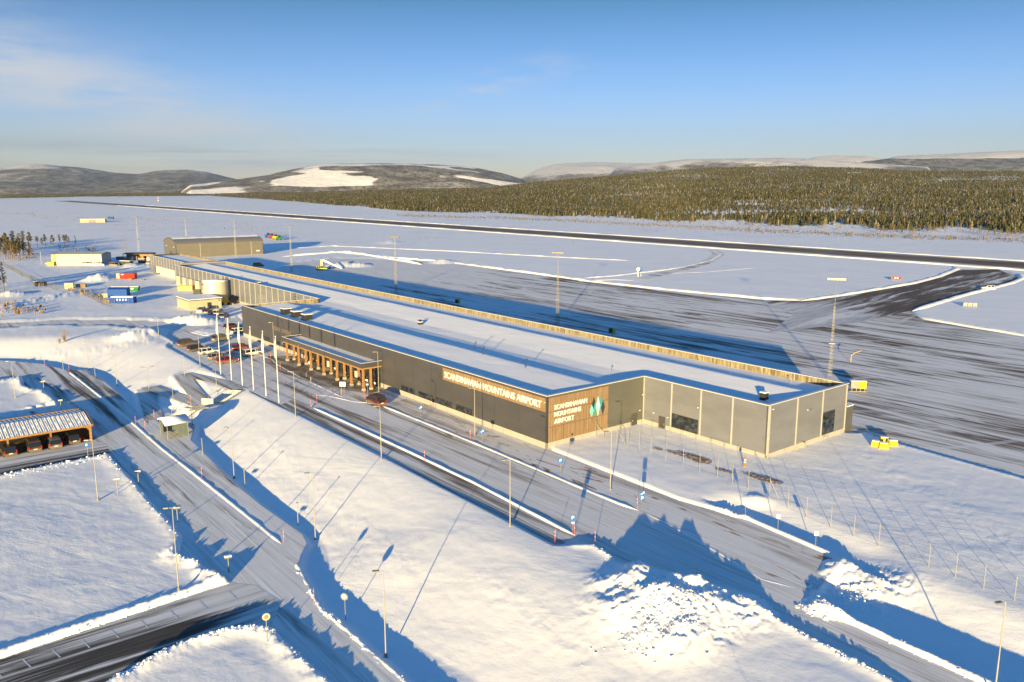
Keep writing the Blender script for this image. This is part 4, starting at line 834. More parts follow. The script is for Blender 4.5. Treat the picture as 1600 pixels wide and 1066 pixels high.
t = gthing('fuel_tank', 'orange horizontal tank lying by the ribbed rear facade', 'tank', 289, 455, 0, .05); MB().tube((-2.6, 1, 1.0), (2.6, 1, 1.0), 1.0, n=20).build('shell', paint('light orange', (.72, .38, .13)), t); MB().box(2.6, 2.9, .5, 1.5, .5, 1.5).build('valve_box', M['dark'], t); MB().box(-2, -1.6, .3, 1.7, -.1, .4).box(1.6, 2, .3, 1.7, -.1, .4).build('cradle', M['galv'], t)
# far equipment hut and tank
t = hall('equipment_hut', 'small yellowish equipment hut on the open snowfield, far left', 'hut', 145, 348, 24, 7, 3.6, simple('sand cladding', (.34, .30, .20), .7), rz=.22); MB().box(-4, 3, -.05, 0, 0, 2.8).build('garage_door', M['door'], t); MB().box(-13.5, -11.9, .5, 6, 0, 3).build('porch', M['dark'], t)
for px, l in ((170.5, 'left of the pair of dark blue units beside the hut'), (175, 'right of the pair of dark blue units beside the hut')):
    t = gthing('generator_unit', l, 'generator', px, 343, 0, .1, 'blue units beside the hut'); t['label'] = 'dark blue generator box, ' + l; MB().box(-1.6, 1.6, 0, 2, 0, 3).build('casing', paint('navy', (.02, .05, .16)), t); MB().tube((0, 1, 3), (0, 1, 3.8), .3).build('exhaust', M['dark'], t)
# ------------------------------------------------------------------ vehicles (x forward, centred, z=0 at the ground)
M['carglass'] = simple('car glass', (.012, .014, .018), .08, 0, .1, spec=.8)
M['lampw'] = simple('headlamp', (.7, .7, .65), .2); M['lampr'] = simple('tail lamp', (.35, .01, .01), .25); M['rim'] = simple('wheel rim', (.35, .35, .36), .35, .6)
def make_car(kind, body, label, cat, px, py, rz, z=0., group=None, dirty=True, name='parked_car', snow=False):
    L, W, H_ = {'hatch': (4.2, 1.76, 1.48), 'wagon': (4.6, 1.82, 1.52), 'suv': (4.7, 1.88, 1.72), 'van': (5.0, 1.95, 1.95), 'minivan': (4.75, 1.85, 1.78), 'pickup': (5.2, 1.88, 1.8)}[kind]
    prof = {'hatch': [(-.5,.45),(-.49,.62),(-.42,1.),(-.05,1.),(.13,1.),(.30,.60),(.47,.52),(.5,.35)], 'wagon': [(-.5,.4),(-.49,.62),(-.43,.98),(-.1,1.),(.10,.98),(.27,.62),(.46,.54),(.5,.35)],
            'suv': [(-.5,.4),(-.49,.62),(-.44,.98),(-.1,1.),(.12,.97),(.25,.63),(.46,.57),(.5,.38)], 'van': [(-.5,.3),(-.495,.6),(-.48,1.),(.0,1.),(.22,.98),(.36,.60),(.46,.5),(.5,.3)],
            'minivan': [(-.5,.35),(-.495,.58),(-.45,.98),(-.1,1.),(.15,.97),(.33,.60),(.46,.52),(.5,.33)], 'pickup': [(-.5,.55),(-.49,.58),(-.13,.58),(-.11,.98),(.08,1.),(.2,.62),(.46,.56),(.5,.38)]}[kind]
    belt = .56 if kind != 'pickup' else .57
    x, y = G(px, py, z); t = thing(name, label, cat, (x, y, z+.02), rz, group); zb = .22
    low = [(a*L, min(h, belt)*H_) for a, h in prof]; st = sorted(set([round(a*L, 3) for a, h in prof]+[-.33*L, .32*L, 0]))
    def top(xq, arr): return float(np.interp(xq, [p[0] for p in arr], [p[1] for p in arr]))
    lowp = sorted([(a*L, min(h, belt)*H_) for a, h in prof]); fullp = sorted([(a*L, h*H_) for a, h in prof])
    rings = []
    for xq in np.linspace(-L/2, L/2, 17):
        hb = top(xq, lowp); e = 1-.10*abs(2*xq/L)**4; w0 = W/2*e
        rings.append([(xq, -w0*.94, zb), (xq, -w0, zb+.22), (xq, -w0, hb*.72), (xq, -w0*.96, hb), (xq, 0, hb+.02), (xq, w0*.96, hb), (xq, w0, hb*.72), (xq, w0, zb+.22), (xq, w0*.94, zb)])
    b = MB().loft(rings).build('body', body, t, smooth=False, bevel=.03)
    gx = [p for p in fullp if p[1] > belt*H_+.05]; x0, x1 = None, None
    xs_ = np.linspace(-L/2, L/2, 120); ok = [q for q in xs_ if top(q, fullp) > belt*H_+.03]; x0, x1 = min(ok), max(ok); rings = []
    for xq in np.linspace(x0, x1, 15):
        hb = top(xq, fullp); k = (hb-belt*H_)/(H_*(1-belt)); wt = W/2*(.95-.16*k); rings.append([(xq, -W/2*.95, belt*H_-.03), (xq, -wt, hb-.05), (xq, -wt*.9, hb), (xq, wt*.9, hb), (xq, wt, hb-.05), (xq, W/2*.95, belt*H_-.03)])
    MB().loft(rings).build('windows', M['carglass'], t)
    tx = [q for q in xs_ if top(q, fullp) > H_*.955]; rings = []
    for xq in np.linspace(min(tx), max(tx), 7): hb = top(xq, fullp); rings.append([(xq, -W*.40, hb-.06), (xq, -W*.365, hb+.025), (xq, W*.365, hb+.025), (xq, W*.40, hb-.06)])
    MB().loft(rings).build('roof', M['roof_snow'] if snow else body, t)
    mb = MB()
    for q in ((min(tx)+max(tx))/2, min(tx)+.02, max(tx)-.06) + (((min(tx)+max(tx))/2-.8,) if kind in ('van', 'minivan') else ()):
        for s in (-1, 1): mb.add([(q, s*W*.48, belt*H_), (q+.09, s*W*.48, belt*H_), (q+.09, s*W*.395, H_-.05), (q, s*W*.395, H_-.05), (q, s*W*.485, belt*H_), (q+.09, s*W*.485, belt*H_), (q+.09, s*W*.405, H_-.05), (q, s*W*.405, H_-.05)], [(0,1,2,3),(7,6,5,4),(0,4,5,1),(1,5,6,2),(2,6,7,3),(3,7,4,0)])
    mb.build('window_frame', body, t)
    for a in (-.31, .31):
        for s in (-1, 1):
            wl = MB().tube((a*L, s*(W/2-.22), .33), (a*L, s*(W/2+.015), .33), .335, n=18).build('wheel', M['rubber'], t); MB().tube((a*L, s*(W/2-.02), .33), (a*L, s*(W/2+.03), .33), .2, n=12).build('rim', M['rim'], wl)
    for s in (-1, 1):
        MB().box(L/2-.12, L/2-.0, s*W*.40-.16, s*W*.40+.1, .6, .76).build('headlight', M['lampw'], t); MB().box(-L/2-.02, -L/2+.08, s*W*.43-.08, s*W*.43+.08, .62, 1.0 if kind != 'hatch' else .85).build('tail_light', M['lampr'], t)
        MB().box(.16*L, .16*L+.12, s*(W/2+.0), s*(W/2+.2), .95, 1.1).build('mirror', body, t)
    MB().box(-L/2-.03, -L/2, -.26, .26, .5, .62).build('number_plate', M['white'], t)
    return t
def cpaint(name, c, dirt=.5):
    n = NB(name); s = n.n('ShaderNodeSeparateXYZ'); n.put(n.pos(False), s.inputs[0]); d = n.math('ADD', n.ramp(s.outputs[2], .25, 1.0, 1, 0), n.math('MULTIPLY', n.math('SUBTRACT', n.noise(n.pos(False), 5, 4), .5), .7))
    return n.done(n.mix(n.math('MULTIPLY', n.ramp(d, .2, .9), dirt), c, (.26, .21, .16)), .32, .1, None, .5)
CP = {k: cpaint(k+' car paint', c) for k, c in {'maroon': (.06, .010, .012), 'red': (.20, .014, .014), 'white': (.7, .7, .7), 'black': (.015, .016, .018), 'brown': (.08, .045, .03), 'grey': (.12, .12, .12), 'teal': (.06, .14, .15), 'silver': (.45, .45, .44), 'tan': (.3, .22, .15), 'navy': (.01, .02, .05)}.items()}
AU = math.atan2(SY, -CY); BV = AU-math.pi/2    # headings along u and v
make_car('minivan', CP['maroon'], 'dark red minivan parked on the snowy forecourt road by the entrance canopy', 'minivan', 587, 631, AU, name='parked_minivan')
PG = 'cars in the terminal car park'
for k, c, l, px, py, rz in [('suv','brown','dark brown car, farthest left in the near row of the terminal car park',294,540,BV+.15),('wagon','black','black car standing second from the left in the near row of the terminal car park',309,548,BV+.1),('hatch','white','white hatchback in the middle of the near row of the terminal car park',325.5,553,BV+.05),
        ('hatch','tan','tan hatchback next to the last car of the near row, right of the white one',341,561,BV),('wagon','red','dirty red car at the right end of the near row, beside the flagpoles',355,567,BV-.05),('suv','grey','dark grey car alone between the two rows near the low snow island',346,532,BV+.3),
        ('hatch','red','red hatchback in the sun in front of the terminal end wall',377.5,546.5,BV+.1),('wagon','white','white estate car nearest the terminal wall, next to the red hatchback',394,555,BV+.1),
        ('wagon','black','black car, rearmost of three cars parked at the terminal end wall',363,514,BV+.2),('hatch','red','red car, middle of three cars parked at the terminal end wall',368,517.5,BV+.2),('hatch','white','white car, nearest of three cars parked at the terminal end wall',374,520.5,BV+.2)]:
    make_car(k, CP[c], l, 'car', px, py, rz, group=PG)
for k, c, l, px, py, rz in [('pickup','silver','silver pickup nearest the door of the cream building',316,488,BV+.9),('wagon','black','black estate car second in the row beside the cream building',325,489,BV+.9),('wagon','navy','dark blue car third in the row beside the cream building',333,491,BV+.9),('van','white','white van in the row behind the big snow pile',342,493,BV+.9),('suv','teal','teal car at the front of the row behind the snow pile',350,497,BV+.9),
        ('hatch','grey','grey car close to the corner of the cream building',328,478,BV+1.2),('hatch','black','black car parked in front of the silver tank',338.5,478.5,BV+1.2)]:
    make_car(k, CP[c], l, 'car', px, py, rz, group='cars by the cream building')
make_car('van', CP['white'], 'white truck parked at the right end of the pale storage hall', 'truck', 155, 416, .2, name='parked_truck')
make_car('van', CP['tan'], 'beige van beside the dark olive container', 'van', 179, 416.5, -.4, name='parked_van')
make_car('van', paint('truck blue', (.02, .10, .28)), 'blue truck cab at the left end of the open shed', 'truck', 190, 407, .3, name='parked_truck')
make_car('van', CP['silver'], 'grey trailer parked along the foot of the storage hall', 'trailer', 138, 415.5, .1, name='parked_trailer')
make_car('wagon', CP['white'], 'lone white car driving on the taxiway, far right', 'car', 1544, 452.5, math.pi-.35, name='service_car')
for k, c, l, px, py in [('hatch','black','black car parked under the carport nearest its right end',113,690),('wagon','grey','grey car under the carport, second from the right end',84,697),('suv','brown','brown car under the carport between the two front posts',52,702),('wagon','black','dark estate car at the left edge under the carport',14,709)]:
    make_car(k, CP[c], l, 'car', px, py, AU+math.pi*0, LOW, group='cars under the carport')
# yellow loader and a covered pile
t = gthing('wheel_loader', 'yellow wheel loader beside the silver tank', 'loader', 352, 477.5, 0, .4); MB().box(-1.6, 1.3, -.9, .9, .7, 1.5).build('body', M['yellow'], t, bevel=.08); c = MB().box(-.4, .9, -.7, .7, 1.5, 2.7).build('cab', M['yellow'], t, bevel=.05); MB().box(-.43, .93, -.62, .62, 1.75, 2.5).build('window', M['carglass'], c)
for a in (-1.0, 1.1):
    for s in (-1, 1): MB().tube((a, s*.75, .6), (a, s*1.1, .6), .6, n=16).build('wheel', M['rubber'], t)
MB().loft([[(1.9, -1.1, .1), (2.7, -1.1, .05), (2.3, -1.1, .9)], [(1.9, 1.1, .1), (2.7, 1.1, .05), (2.3, 1.1, .9)]]).build('bucket', M['galv'], t); MB().tube((.9, -.4, 1.3), (2.1, -.4, .6), .12).tube((.9, .4, 1.3), (2.1, .4, .6), .12).build('arm', M['yellow'], t)
def heap(name, label, cat, px, py, rx, ry, h, mat, seed):
    t = gthing(name, label, cat, px, py); mb = MB(); N = 22; K = 9
    for i in range(K+1):
        for j in range(N):
            a = 2*math.pi*j/N; r = i/K; q = 1+.35*float(fbm(np.array(math.cos(a)*3+r*2), np.array(math.sin(a)*3), 1, 3, seed)); zz = h*(1-r**1.7)*(1+.7*float(fbm(np.array(r*math.cos(a)*4), np.array(r*math.sin(a)*4), 1.3, 4, seed+1)))
            mb.v.append((rx*r*q*math.cos(a), ry*r*q*math.sin(a), zz-.15*(i == K)))
    for i in range(K):
        for j in range(N): mb.f.append((i*N+j, i*N+(j+1) % N, (i+1)*N+(j+1) % N, (i+1)*N+j)); mb.mi.append(0)
    mb.build('heap', mat, t); return t
heap('rubbish_heap', 'dark brown heap of scrap against the ribbed rear facade', 'heap', 366, 474, 3.2, 2.2, 1.9, simple('scrap', (.10, .07, .045), .8, 0, .6, 8), 3)
heap('rubbish_heap', 'dark heap at the right foot of the silver tank', 'heap', 357, 466, 2.0, 1.8, 2.0, simple('dark scrap', (.03, .028, .026), .8, 0, .5, 8), 5)
# bare earth showing through the snow by the terminal
n = NB('bare earth'); q_ = n.noise(n.pos(), 2.2, 6, .7); earth = n.done(n.mix(n.ramp(q_, .53, .60), n.mix(n.noise(n.pos(), 9, 3), (.13, .08, .055), (.24, .155, .11)), (.78, .78, .8)), .9, 0, n.bump(n.noise(n.pos(), 6, 4), .5, .05))
def earth_patch(px, py, rx, ry, seed, z=.33):
    x, y = G(px, py, z); mb = MB(); N = 160; mb.v.append((0, 0, .06)); rz = -.75
    for j in range(N):
        a = 2*math.pi*j/N; q = 1+.9*float(fbm(np.array(math.cos(a)*2+seed), np.array(math.sin(a)*2), 1.1, 4, seed))+.5*float(fbm(np.array(math.cos(a)*9+seed), np.array(math.sin(a)*9), 1.3, 3, seed)); mb.v.append((rx*q*math.cos(a), ry*q*math.sin(a), 0))
    for j in range(N): mb.f.append((0, 1+j, 1+(j+1) % N)); mb.mi.append(0)
    o = mb.build('earth_patch', earth, loc=(x, y, float(height(x, y))+.05), rz=rz); o['kind'] = 'structure'
for a in [(1074,712,3.0,.95,2),(1097,721,1.2,.8,8),(1131,736,1.3,.4,4),(1192,748,2.5,.95,5),(1212,753,1.0,.5,9),(1028,702,.8,.3,6),(1046,706,.7,.3,7)]: earth_patch(*a)
# ------------------------------------------------------------------ posts and lamps
def gz(x, y): return float(height(np.array([x]), np.array([y]))[0])
def put(name, label, cat, px, py, z, rz=0., group=None, sink=0.):
    x, y = G(px, py, z); zg = gz(x, y)
    for _ in range(4): x, y = G(px, py, zg); zg = gz(x, y)
    return thing(name, label, cat, (x, y, zg-sink), rz, group)
def lamp_post(t, h=7.7, arm=.9, double=False):
    MB().tube((0, 0, 0), (0, 0, h*.45), .065, .055, 10).tube((0, 0, h*.45), (0, 0, h), .045, .035, 10).build('pole', M['pole'], t, smooth=False)
    MB().tube((0, 0, -.1), (0, 0, .35), .16, .14, 10).build('base_sleeve', M['galv'], t)
    for s in ((-1, 1) if double else (1,)):
        MB().tube((0, 0, h-.03), (s*arm*.7, 0, h+.02), .035).build('arm', M['pole'], t); MB().box(min(s*arm*.45, s*arm*1.15), max(s*arm*.45, s*arm*1.15), -.16, .16, h-.04, h+.09).build('lamp_head', M['galv'], t, bevel=.02)
LG = 'street lamps around the terminal'
for px, py, z, h, arm, dbl, rz, l in [
    (592,613,0,7.7,-.8,0,.2,'tall lamp post standing at the right end of the entrance canopy'), (596,718,0,7.7,-.8,0,.2,'lamp post on the sidewalk edge directly below the red minivan'), (742,682,0,7.7,-.8,0,.2,'lamp post in front of the long timber sign on the terminal wall'),
    (797,822,0,7.8,-.8,0,.2,'lamp post on the lower edge of the sidewalk, centre of the photo'), (953.5,767,0,7.8,-.8,0,.2,'lamp post in front of the corner with the diamond logo'), (1553,1094,0,8,-.8,0,.3,'lamp post cut off by the bottom edge at the lower right'),
    (462,651,0,7.7,-.8,0,.2,'lamp post right of the flagpoles at the edge of the slope'), (429,557,0,7.8,-.8,0,.2,'lamp post close to the terminal wall behind the flagpoles'), (603,1027,LOW,8,-.8,0,.2,'lamp post in the shaded ditch at the bottom of the photo'),
    (493,843,LOW,8,-.8,0,.2,'lamp post at the corner where the lower sidewalk ends'), (366,748,LOW,7.4,-.8,0,.2,'lamp post in the blue shade right of the lower sidewalk'), (301,666,LOW,4.2,-.4,0,.2,'slim lamp post beside the lower stairs behind the bus shelter'),
    (272,642,-4,4.3,-.4,0,.2,'slim lamp post in the snow between the zigzag ramps'), (289,588,-1,4.3,-.4,0,.2,'slim lamp post at the upper turn of the zigzag ramp'), (339,613,-1,4.3,-.4,0,.2,'slim lamp post in the snow triangle left of the upper stairs'),
    (233,610,-3.5,4.6,1.1,1,.3,'double-armed lamp post at the lower left turn of the zigzag ramp'), (183,603,-4,6.4,-.8,0,.2,'lamp post on the smooth snow slope beyond the lower road'), (139,578,LOW,6.2,-.7,0,.2,'lamp post in the shaded bend of the lower road'),
    (153,782,LOW,8,-.8,0,.2,'tall lamp post in the snow-covered lot in front of the carport'), (280,930,LOW,8.6,.7,1,.2,'tall double lamp post at the lower edge of the big snow-covered lot'), (24,621,LOW,7,-.8,0,.2,'lamp post in the small snow lot behind the carport'),
    (248,525,0,4.6,-.6,0,.2,'lamp post beside the large ploughed snow bank by the upper road'), (313,575,0,7.5,-.7,0,.2,'lamp post at the lower edge of the terminal car park'), (340,510,0,6.5,-.7,0,.2,'lamp post by the snow island of the car park')]:
    t = put('lamp_post', l, 'lamp post', px, py, z, rz, LG); lamp_post(t, h, arm, dbl)
def bollard(t, h=2.4):
    MB().tube((0, 0, 0), (0, 0, h), .06, .05).build('pole', M['galv'], t); MB().box(-.36, .36, -.2, .2, h-.1, h+.05).build('plate', M['galv'], t); MB().box(-.36, .36, -.2, .2, h+.053, h+.15).build('snow_cap', M['roof_snow'], t, bevel=.03)
for px, py, l in [(217,758,'snow-capped marker post on the bank in the upper right of the big lot'), (278,817,'snow-capped marker post halfway down the bank of the big lot'), (358,897,'snow-capped marker post at the pointed corner of the big lot'), (96,642,'snow-capped marker post behind the right end of the carport'), (69,611,'snow-capped marker post on the curved bank behind the carport'), (184,771,'brown snow-capped marker post inside the big lot beside the tall lamp')]:
    t = put('marker_post', l, 'marker post', px, py, LOW, .5, 'snow-capped marker posts'); bollard(t, 1.9)
for px, py, z, l, h in [(317,712,LOW,'thin white post in the shade nearest the bus shelter',2.6), (383,761,LOW,'thin white post at the middle of the shaded ditch',2.5), (466,821,LOW,'thin white post at the end of the shaded ditch',2.8), (99,578,LOW,'thin white post at the bend of the lower road',1.9), (149,589,LOW,'thin white post at the top of the lower sidewalk',1.6)]:
    t = put('path_light', l, 'path light', px, py, z, 0, 'thin white path lights'); MB().tube((0, 0, 0), (0, 0, h), .05).build('pole', M['pole'], t); MB().tube((0, 0, h), (0, 0, h+.12), .11).build('cap', M['galv'], t)
# flagpoles with limp white flags
def flag(t, h, seed):
    MB().tube((0, 0, 0), (0, 0, h*.5), .085, .065, 12).tube((0, 0, h*.5), (0, 0, h), .065, .035, 12).build('pole', M['white'], t); MB().tube((0, 0, h), (0, 0, h+.18), .09).build('finial', M['white'], t)
    rs = random.Random(seed); mb = MB(); n_ = 18
    for i in range(n_+1):
        s = i/n_; w_ = .08+.20*math.sin(min(1, s*1.25)*math.pi/2)*(1 if s < .85 else (1-s)/.15*.7+.3)
        for k in range(7): q = k/6; mb.v.append((-.06-q*w_, .10*math.sin(q*9+s*5+seed), h-.25-s*3.3-q*.5*s))
    for i in range(n_):
        for k in range(6): mb.f.append((i*7+k, i*7+k+1, i*7+k+8, i*7+k+7)); mb.mi.append(0)
    o = mb.build('flag', M['white'], t); sm = o.modifiers.new('thickness', 'SOLIDIFY'); sm.thickness = .03
for i, (px, py, l) in enumerate([(345,586,'leftmost of the six white flagpoles'), (362,595,'second white flagpole from the left'), (379,603,'third white flagpole from the left, above the stairs'), (396.5,612,'fourth white flagpole from the left, at the top of the stairs'), (416,621.5,'fifth white flagpole from the left'), (436,633,'rightmost of the six white flagpoles')]):
    t = put('flagpole', l, 'flagpole', px, py, 0, .3, 'row of white flagpoles'); flag(t, 12.3, i)
# light masts on the apron
def mast(t, h=20., W=.75, head=3.4):
    mb = MB()
    for a, b in ((-1, -1), (1, -1), (1, 1), (-1, 1)): mb.tube((a*W/2, b*W/2, 0), (a*W*.42/2, b*W*.42/2, h*.72), .030, .022, 5)
    mb.build('mast_legs', M['galv'], t); lt = MB(); nz = 20
    for k in range(nz):
        z0, z1 = h*.72*k/nz, h*.72*(k+1)/nz; w0 = W*(1-.58*k/nz)/2; w1 = W*(1-.58*(k+1)/nz)/2; c0 = [(-w0,-w0,z0),(w0,-w0,z0),(w0,w0,z0),(-w0,w0,z0)]; c1 = [(-w1,-w1,z1),(w1,-w1,z1),(w1,w1,z1),(-w1,w1,z1)]
        for j in range(4): lt.tube(c0[j], c1[(j+1) % 4] if k % 2 else c1[j-1], .018, n=4).tube(c1[j], c1[(j+1) % 4], .022, n=4)
    lt.build('lattice', M['galv'], t); MB().tube((0, 0, h*.68), (0, 0, h), .06, .04).build('top_tube', M['galv'], t)
    MB().box(-W*.8, W*.8, -W*.7, W*.7, h*.355, h*.362).build('platform', M['galv'], t)
    hd = MB().box(-head/2, head/2, -.1, .1, h-.05, h+.08).box(-head/2+.3, head/2-.3, -.7, -.55, h-.02, h+.06).build('head_frame', M['galv'], t)
    for k in range(6): x = -head/2+.25+k*(head-.5)/5; MB().box(x-.22, x+.22, -.35, .35, h-.28, h-.05).build('floodlight', M['galv'], hd)
for px, py, l in [(619,457,'lattice floodlight mast behind the middle of the terminal roof'), (871,508,'lattice floodlight mast on the blue shaded apron'), (1296,592,'tall lattice floodlight mast behind the right end of the terminal'), (456,425.5,'distant lattice mast between the hangar and the apron'), (369,405,'lattice mast in front of the long side of the hangar'), (293,398,'lattice mast in front of the left part of the hangar'), (217,394,'faint thin mast above the open shed, farthest left')]:
    x, y = G(px, py); t = thing('floodlight_mast', l, 'floodlight mast', (x, y, .05), -.35, 'lattice floodlight masts'); mast(t)
# traffic signs
M['sblue'] = paint('sign blue', (.012, .10, .34)); M['stake'] = paint('stake red', (.75, .10, .09))
def sign(t, h, shapes, poles=1, pw=.5):
    for k in range(poles): x = 0 if poles == 1 else (k-.5)*pw; MB().tube((x, 0, 0), (x, 0, h+.1), .035).build('pole', M['galv'], t)
    for (zc, w_, hh_, mat, glyph) in shapes:
        p = MB().box(-w_/2, w_/2, -.07, -.04, zc-hh_/2, zc+hh_/2).build('sign_plate', M[mat], t)
        if glyph: 
            g = MB()
            if glyph == 'P': g.box(-.14, -.06, -.082, -.072, zc-.18, zc+.2).box(-.06, .12, -.082, -.072, zc+.13, zc+.2).box(.06, .12, -.082, -.072, zc+.02, zc+.13).box(-.06, .12, -.082, -.072, zc-.04, zc+.02)
            elif glyph == 'bar': g.box(-w_*.28, w_*.28, -.082, -.072, zc-.06, zc+.10).box(-w_*.2, -w_*.1, -.082, -.072, zc-.14, zc-.06).box(w_*.1, w_*.2, -.082, -.072, zc-.14, zc-.06)
            elif glyph == 'arrow': g.add([(-.22, -.082, zc-.12), (.1, -.082, zc+.1), (.0, -.082, zc+.18), (.24, -.082, zc+.2), (.22, -.082, zc-.04), (.16, -.082, zc+.02), (-.16, -.082, zc-.2)], [(0, 1, 2, 3, 4, 5, 6)])
            g.build('symbol', M['sblue' if mat == 'white' else 'white'], p)
SG = 'small blue road signs'
for px, py, z, sh, poles, l in [
    (895,838,0,[(2.2,.55,.55,'sblue','P'),(1.6,.52,.4,'sblue','bar')],1,'blue double road sign at the right end of the sidewalk'), (1003,798,0,[(2.2,.55,.55,'sblue','arrow'),(1.6,.52,.5,'sblue','P')],1,'blue double road sign at the right end of the snow ridge'),
    (876,743,0,[(2.1,.62,.62,'sblue','P')],1,'blue square sign just below the terminal corner'), (753.5,695,0,[(2.1,.62,.62,'sblue','arrow')],1,'blue square sign beside the lamp under the long sign'), (657.5,656,0,[(2.1,.62,.62,'sblue','arrow')],1,'blue square sign right of the red minivan'),
    (574.5,619,0,[(2.2,.6,.6,'sblue','bar')],1,'round-cornered blue sign left of the red minivan'), (138,717,LOW,[(2.0,.62,.62,'sblue','P')],1,'blue parking sign at the right end of the carport'), (443,545+4,0,[(2.0,.6,.6,'sblue','P')],1,'blue sign beside the rightmost flag')]:
    t = put('road_sign', l, 'road sign', px, py, z, -.1, SG); sign(t, 2.4, sh, poles)
t = put('notice_board', 'white board with a small blue bus symbol on two legs by the entrance', 'sign', 536, 619, 0, -.1); sign(t, 2.2, [(2.25, 1.1, .85, 'white', 'bar')], 2)
t = put('map_board', 'low grey information board on the landing between the two stair flights', 'board', 325, 636, -2.3, -.15); MB().tube((-.7, 0, 0), (-.7, 0, 1.2), .04).tube((.7, 0, 0), (.7, 0, 1.2), .04).build('frame', M['galv'], t); MB().box(-1.1, 1.1, -.08, .05, .45, 1.4).build('panel', simple('grey green panel', (.42, .42, .34), .5), t); MB().box(-1.1, 1.1, -.09, .06, 1.403, 1.5).build('snow_cap', M['roof_snow'], t)
for px, py, l in [(1164,810,'thin white plate post, leftmost in the row beside the gravel lot'), (1215,831,'white post with a small plate in the middle of the row beside the gravel lot'), (1274,854,'white plate post at the right end of the row beside the gravel lot')]:
    t = put('parking_sign', l, 'sign', px, py, 0, -.1, 'white posts beside the gravel lot'); sign(t, 1.6, [(1.5, .42, .5, 'white', None)])
def round_sign(t, h, mat, r=.3):
    MB().tube((0, 0, 0), (0, 0, h), .04).build('pole', M['galv'], t); MB().tube((0, -.06, h-.1), (0, -.09, h-.1), r, n=28).build('disc', M[mat], t); MB().tube((0, -.095, h-.1), (0, -.10, h-.1), r*.55, n=20).build('symbol', M['white' if mat != 'cream' else 'galv'], t)
round_sign(put('round_sign', 'round blue and white sign in the shaded ditch beside the exit road', 'road sign', 540, 969, LOW, -.2), 2.5, 'galv', .36); round_sign(put('round_sign', 'round yellowish sign back on the snow bank of the bottom corner plot', 'road sign', 418, 1003, LOW, .4), 2.5, 'cream', .34)
KG = 'red snow stakes'
for px, py, z, l in [(663.3,722,0,'on the curb right of the sidewalk start'),(734.8,688,0,'beside the sign under the long timber sign'),(995.7,797,0,'beside the double sign at the end of the snow ridge'),(897.5,838,0,'beside the double sign at the end of the sidewalk'),(867,850,0,'on the lower edge at the end of the sidewalk'),(929.5,852,0,'where the sidewalk ends at the snowfield'),(1088,908,0,'on top of the big snow pile by the road'),(485.6,638,0,'at the left tip of the sidewalk curb'),(495,630,0,'just above the left tip of the sidewalk curb'),(569,620,0,'beside the blue sign left of the minivan'),(533.5,619,0,'beside the white notice board'),
        (443.5,850,LOW,'at the end of the ridge between road and lower sidewalk'),(490.5,945,LOW,'on the bank where the exit road narrows'),(315.6,748,LOW,'on the ridge halfway along the lower sidewalk'),(70,573,LOW,'left on the bend of the lower road'),(108,580,LOW,'at the start of the lower sidewalk'),(212,665,LOW,'on the ridge left of the shelter'),(227,673,LOW,'beside the dark puddle left of the shelter'),(241,655,LOW,'at the foot of the zigzag ramp'),(298,633,-2.5,'at the top of the lower stairs'),(423,563,0,'by the curb behind the rightmost flagpole'),(438,578,0,'on the curb behind the rightmost flagpole')]:
    t = put('snow_stake', 'thin red snow stake '+l, 'snow stake', px, py, z, 0, KG); MB().tube((0, 0, 0), (.03, .02, 1.7), .024, .02, 6).build('rod', M['stake'], t)
    for zz in (.9, 1.35): MB().tube((0, 0, zz), (0, 0, zz+.12), .027, n=6).build('band', M['white'], t)
t = put('snow_stake', 'stout orange marker standing in the snow by the bare earth patches', 'marker', 1163, 729, 0, 0); MB().tube((0, 0, 0), (.08, 0, 1.3), .16, .13, 10).build('post', M['orange'], t); MB().tube((.04, 0, .55), (.05, 0, .72), .165, n=10).tube((.06, 0, .9), (.065, 0, 1.05), .155, n=10).build('band', M['white'], t)
# chain railings in front of the entrance
for pts, l in (([(440,579),(448,583),(458,589),(470,594),(482,600),(495,604),(508,609),(520,614),(531,619)], 'low dark post railing along the entrance kerb'), ([(447,604),(455,608),(464,612),(473,616),(480,620),(487,624)], 'low dark post railing on the traffic island below the entrance')):
    x, y = G(*pts[0]); t = thing('railing', l, 'railing', (x, y, .02)); prev = None; rail = MB()
    for p in pts:
        q = G(*p); a = (q[0]-x, q[1]-y, 0); MB().tube((a[0], a[1], -.1), (a[0], a[1], 1.0), .04).build('post', M['dark'], t)
        if prev: rail.tube((prev[0], prev[1], .9), (a[0], a[1], .9), .02, n=5).tube((prev[0], prev[1], .5), (a[0], a[1], .5), .015, n=5)
        prev = a
    rail.build('rail', M['dark'], t)
for px, py, l in [(486,597,'short pale bollard left of the entrance paving'), (479,590,'short pale bollard by the entrance railing')]:
    t = put('bollard', l, 'bollard', px, py, 0, 0); MB().tube((0, 0, 0), (0, 0, 1.0), .1).build('post', M['pole'], t); MB().tube((0, 0, 1.0), (0, 0, 1.06), .12).build('cap', M['dark'], t)
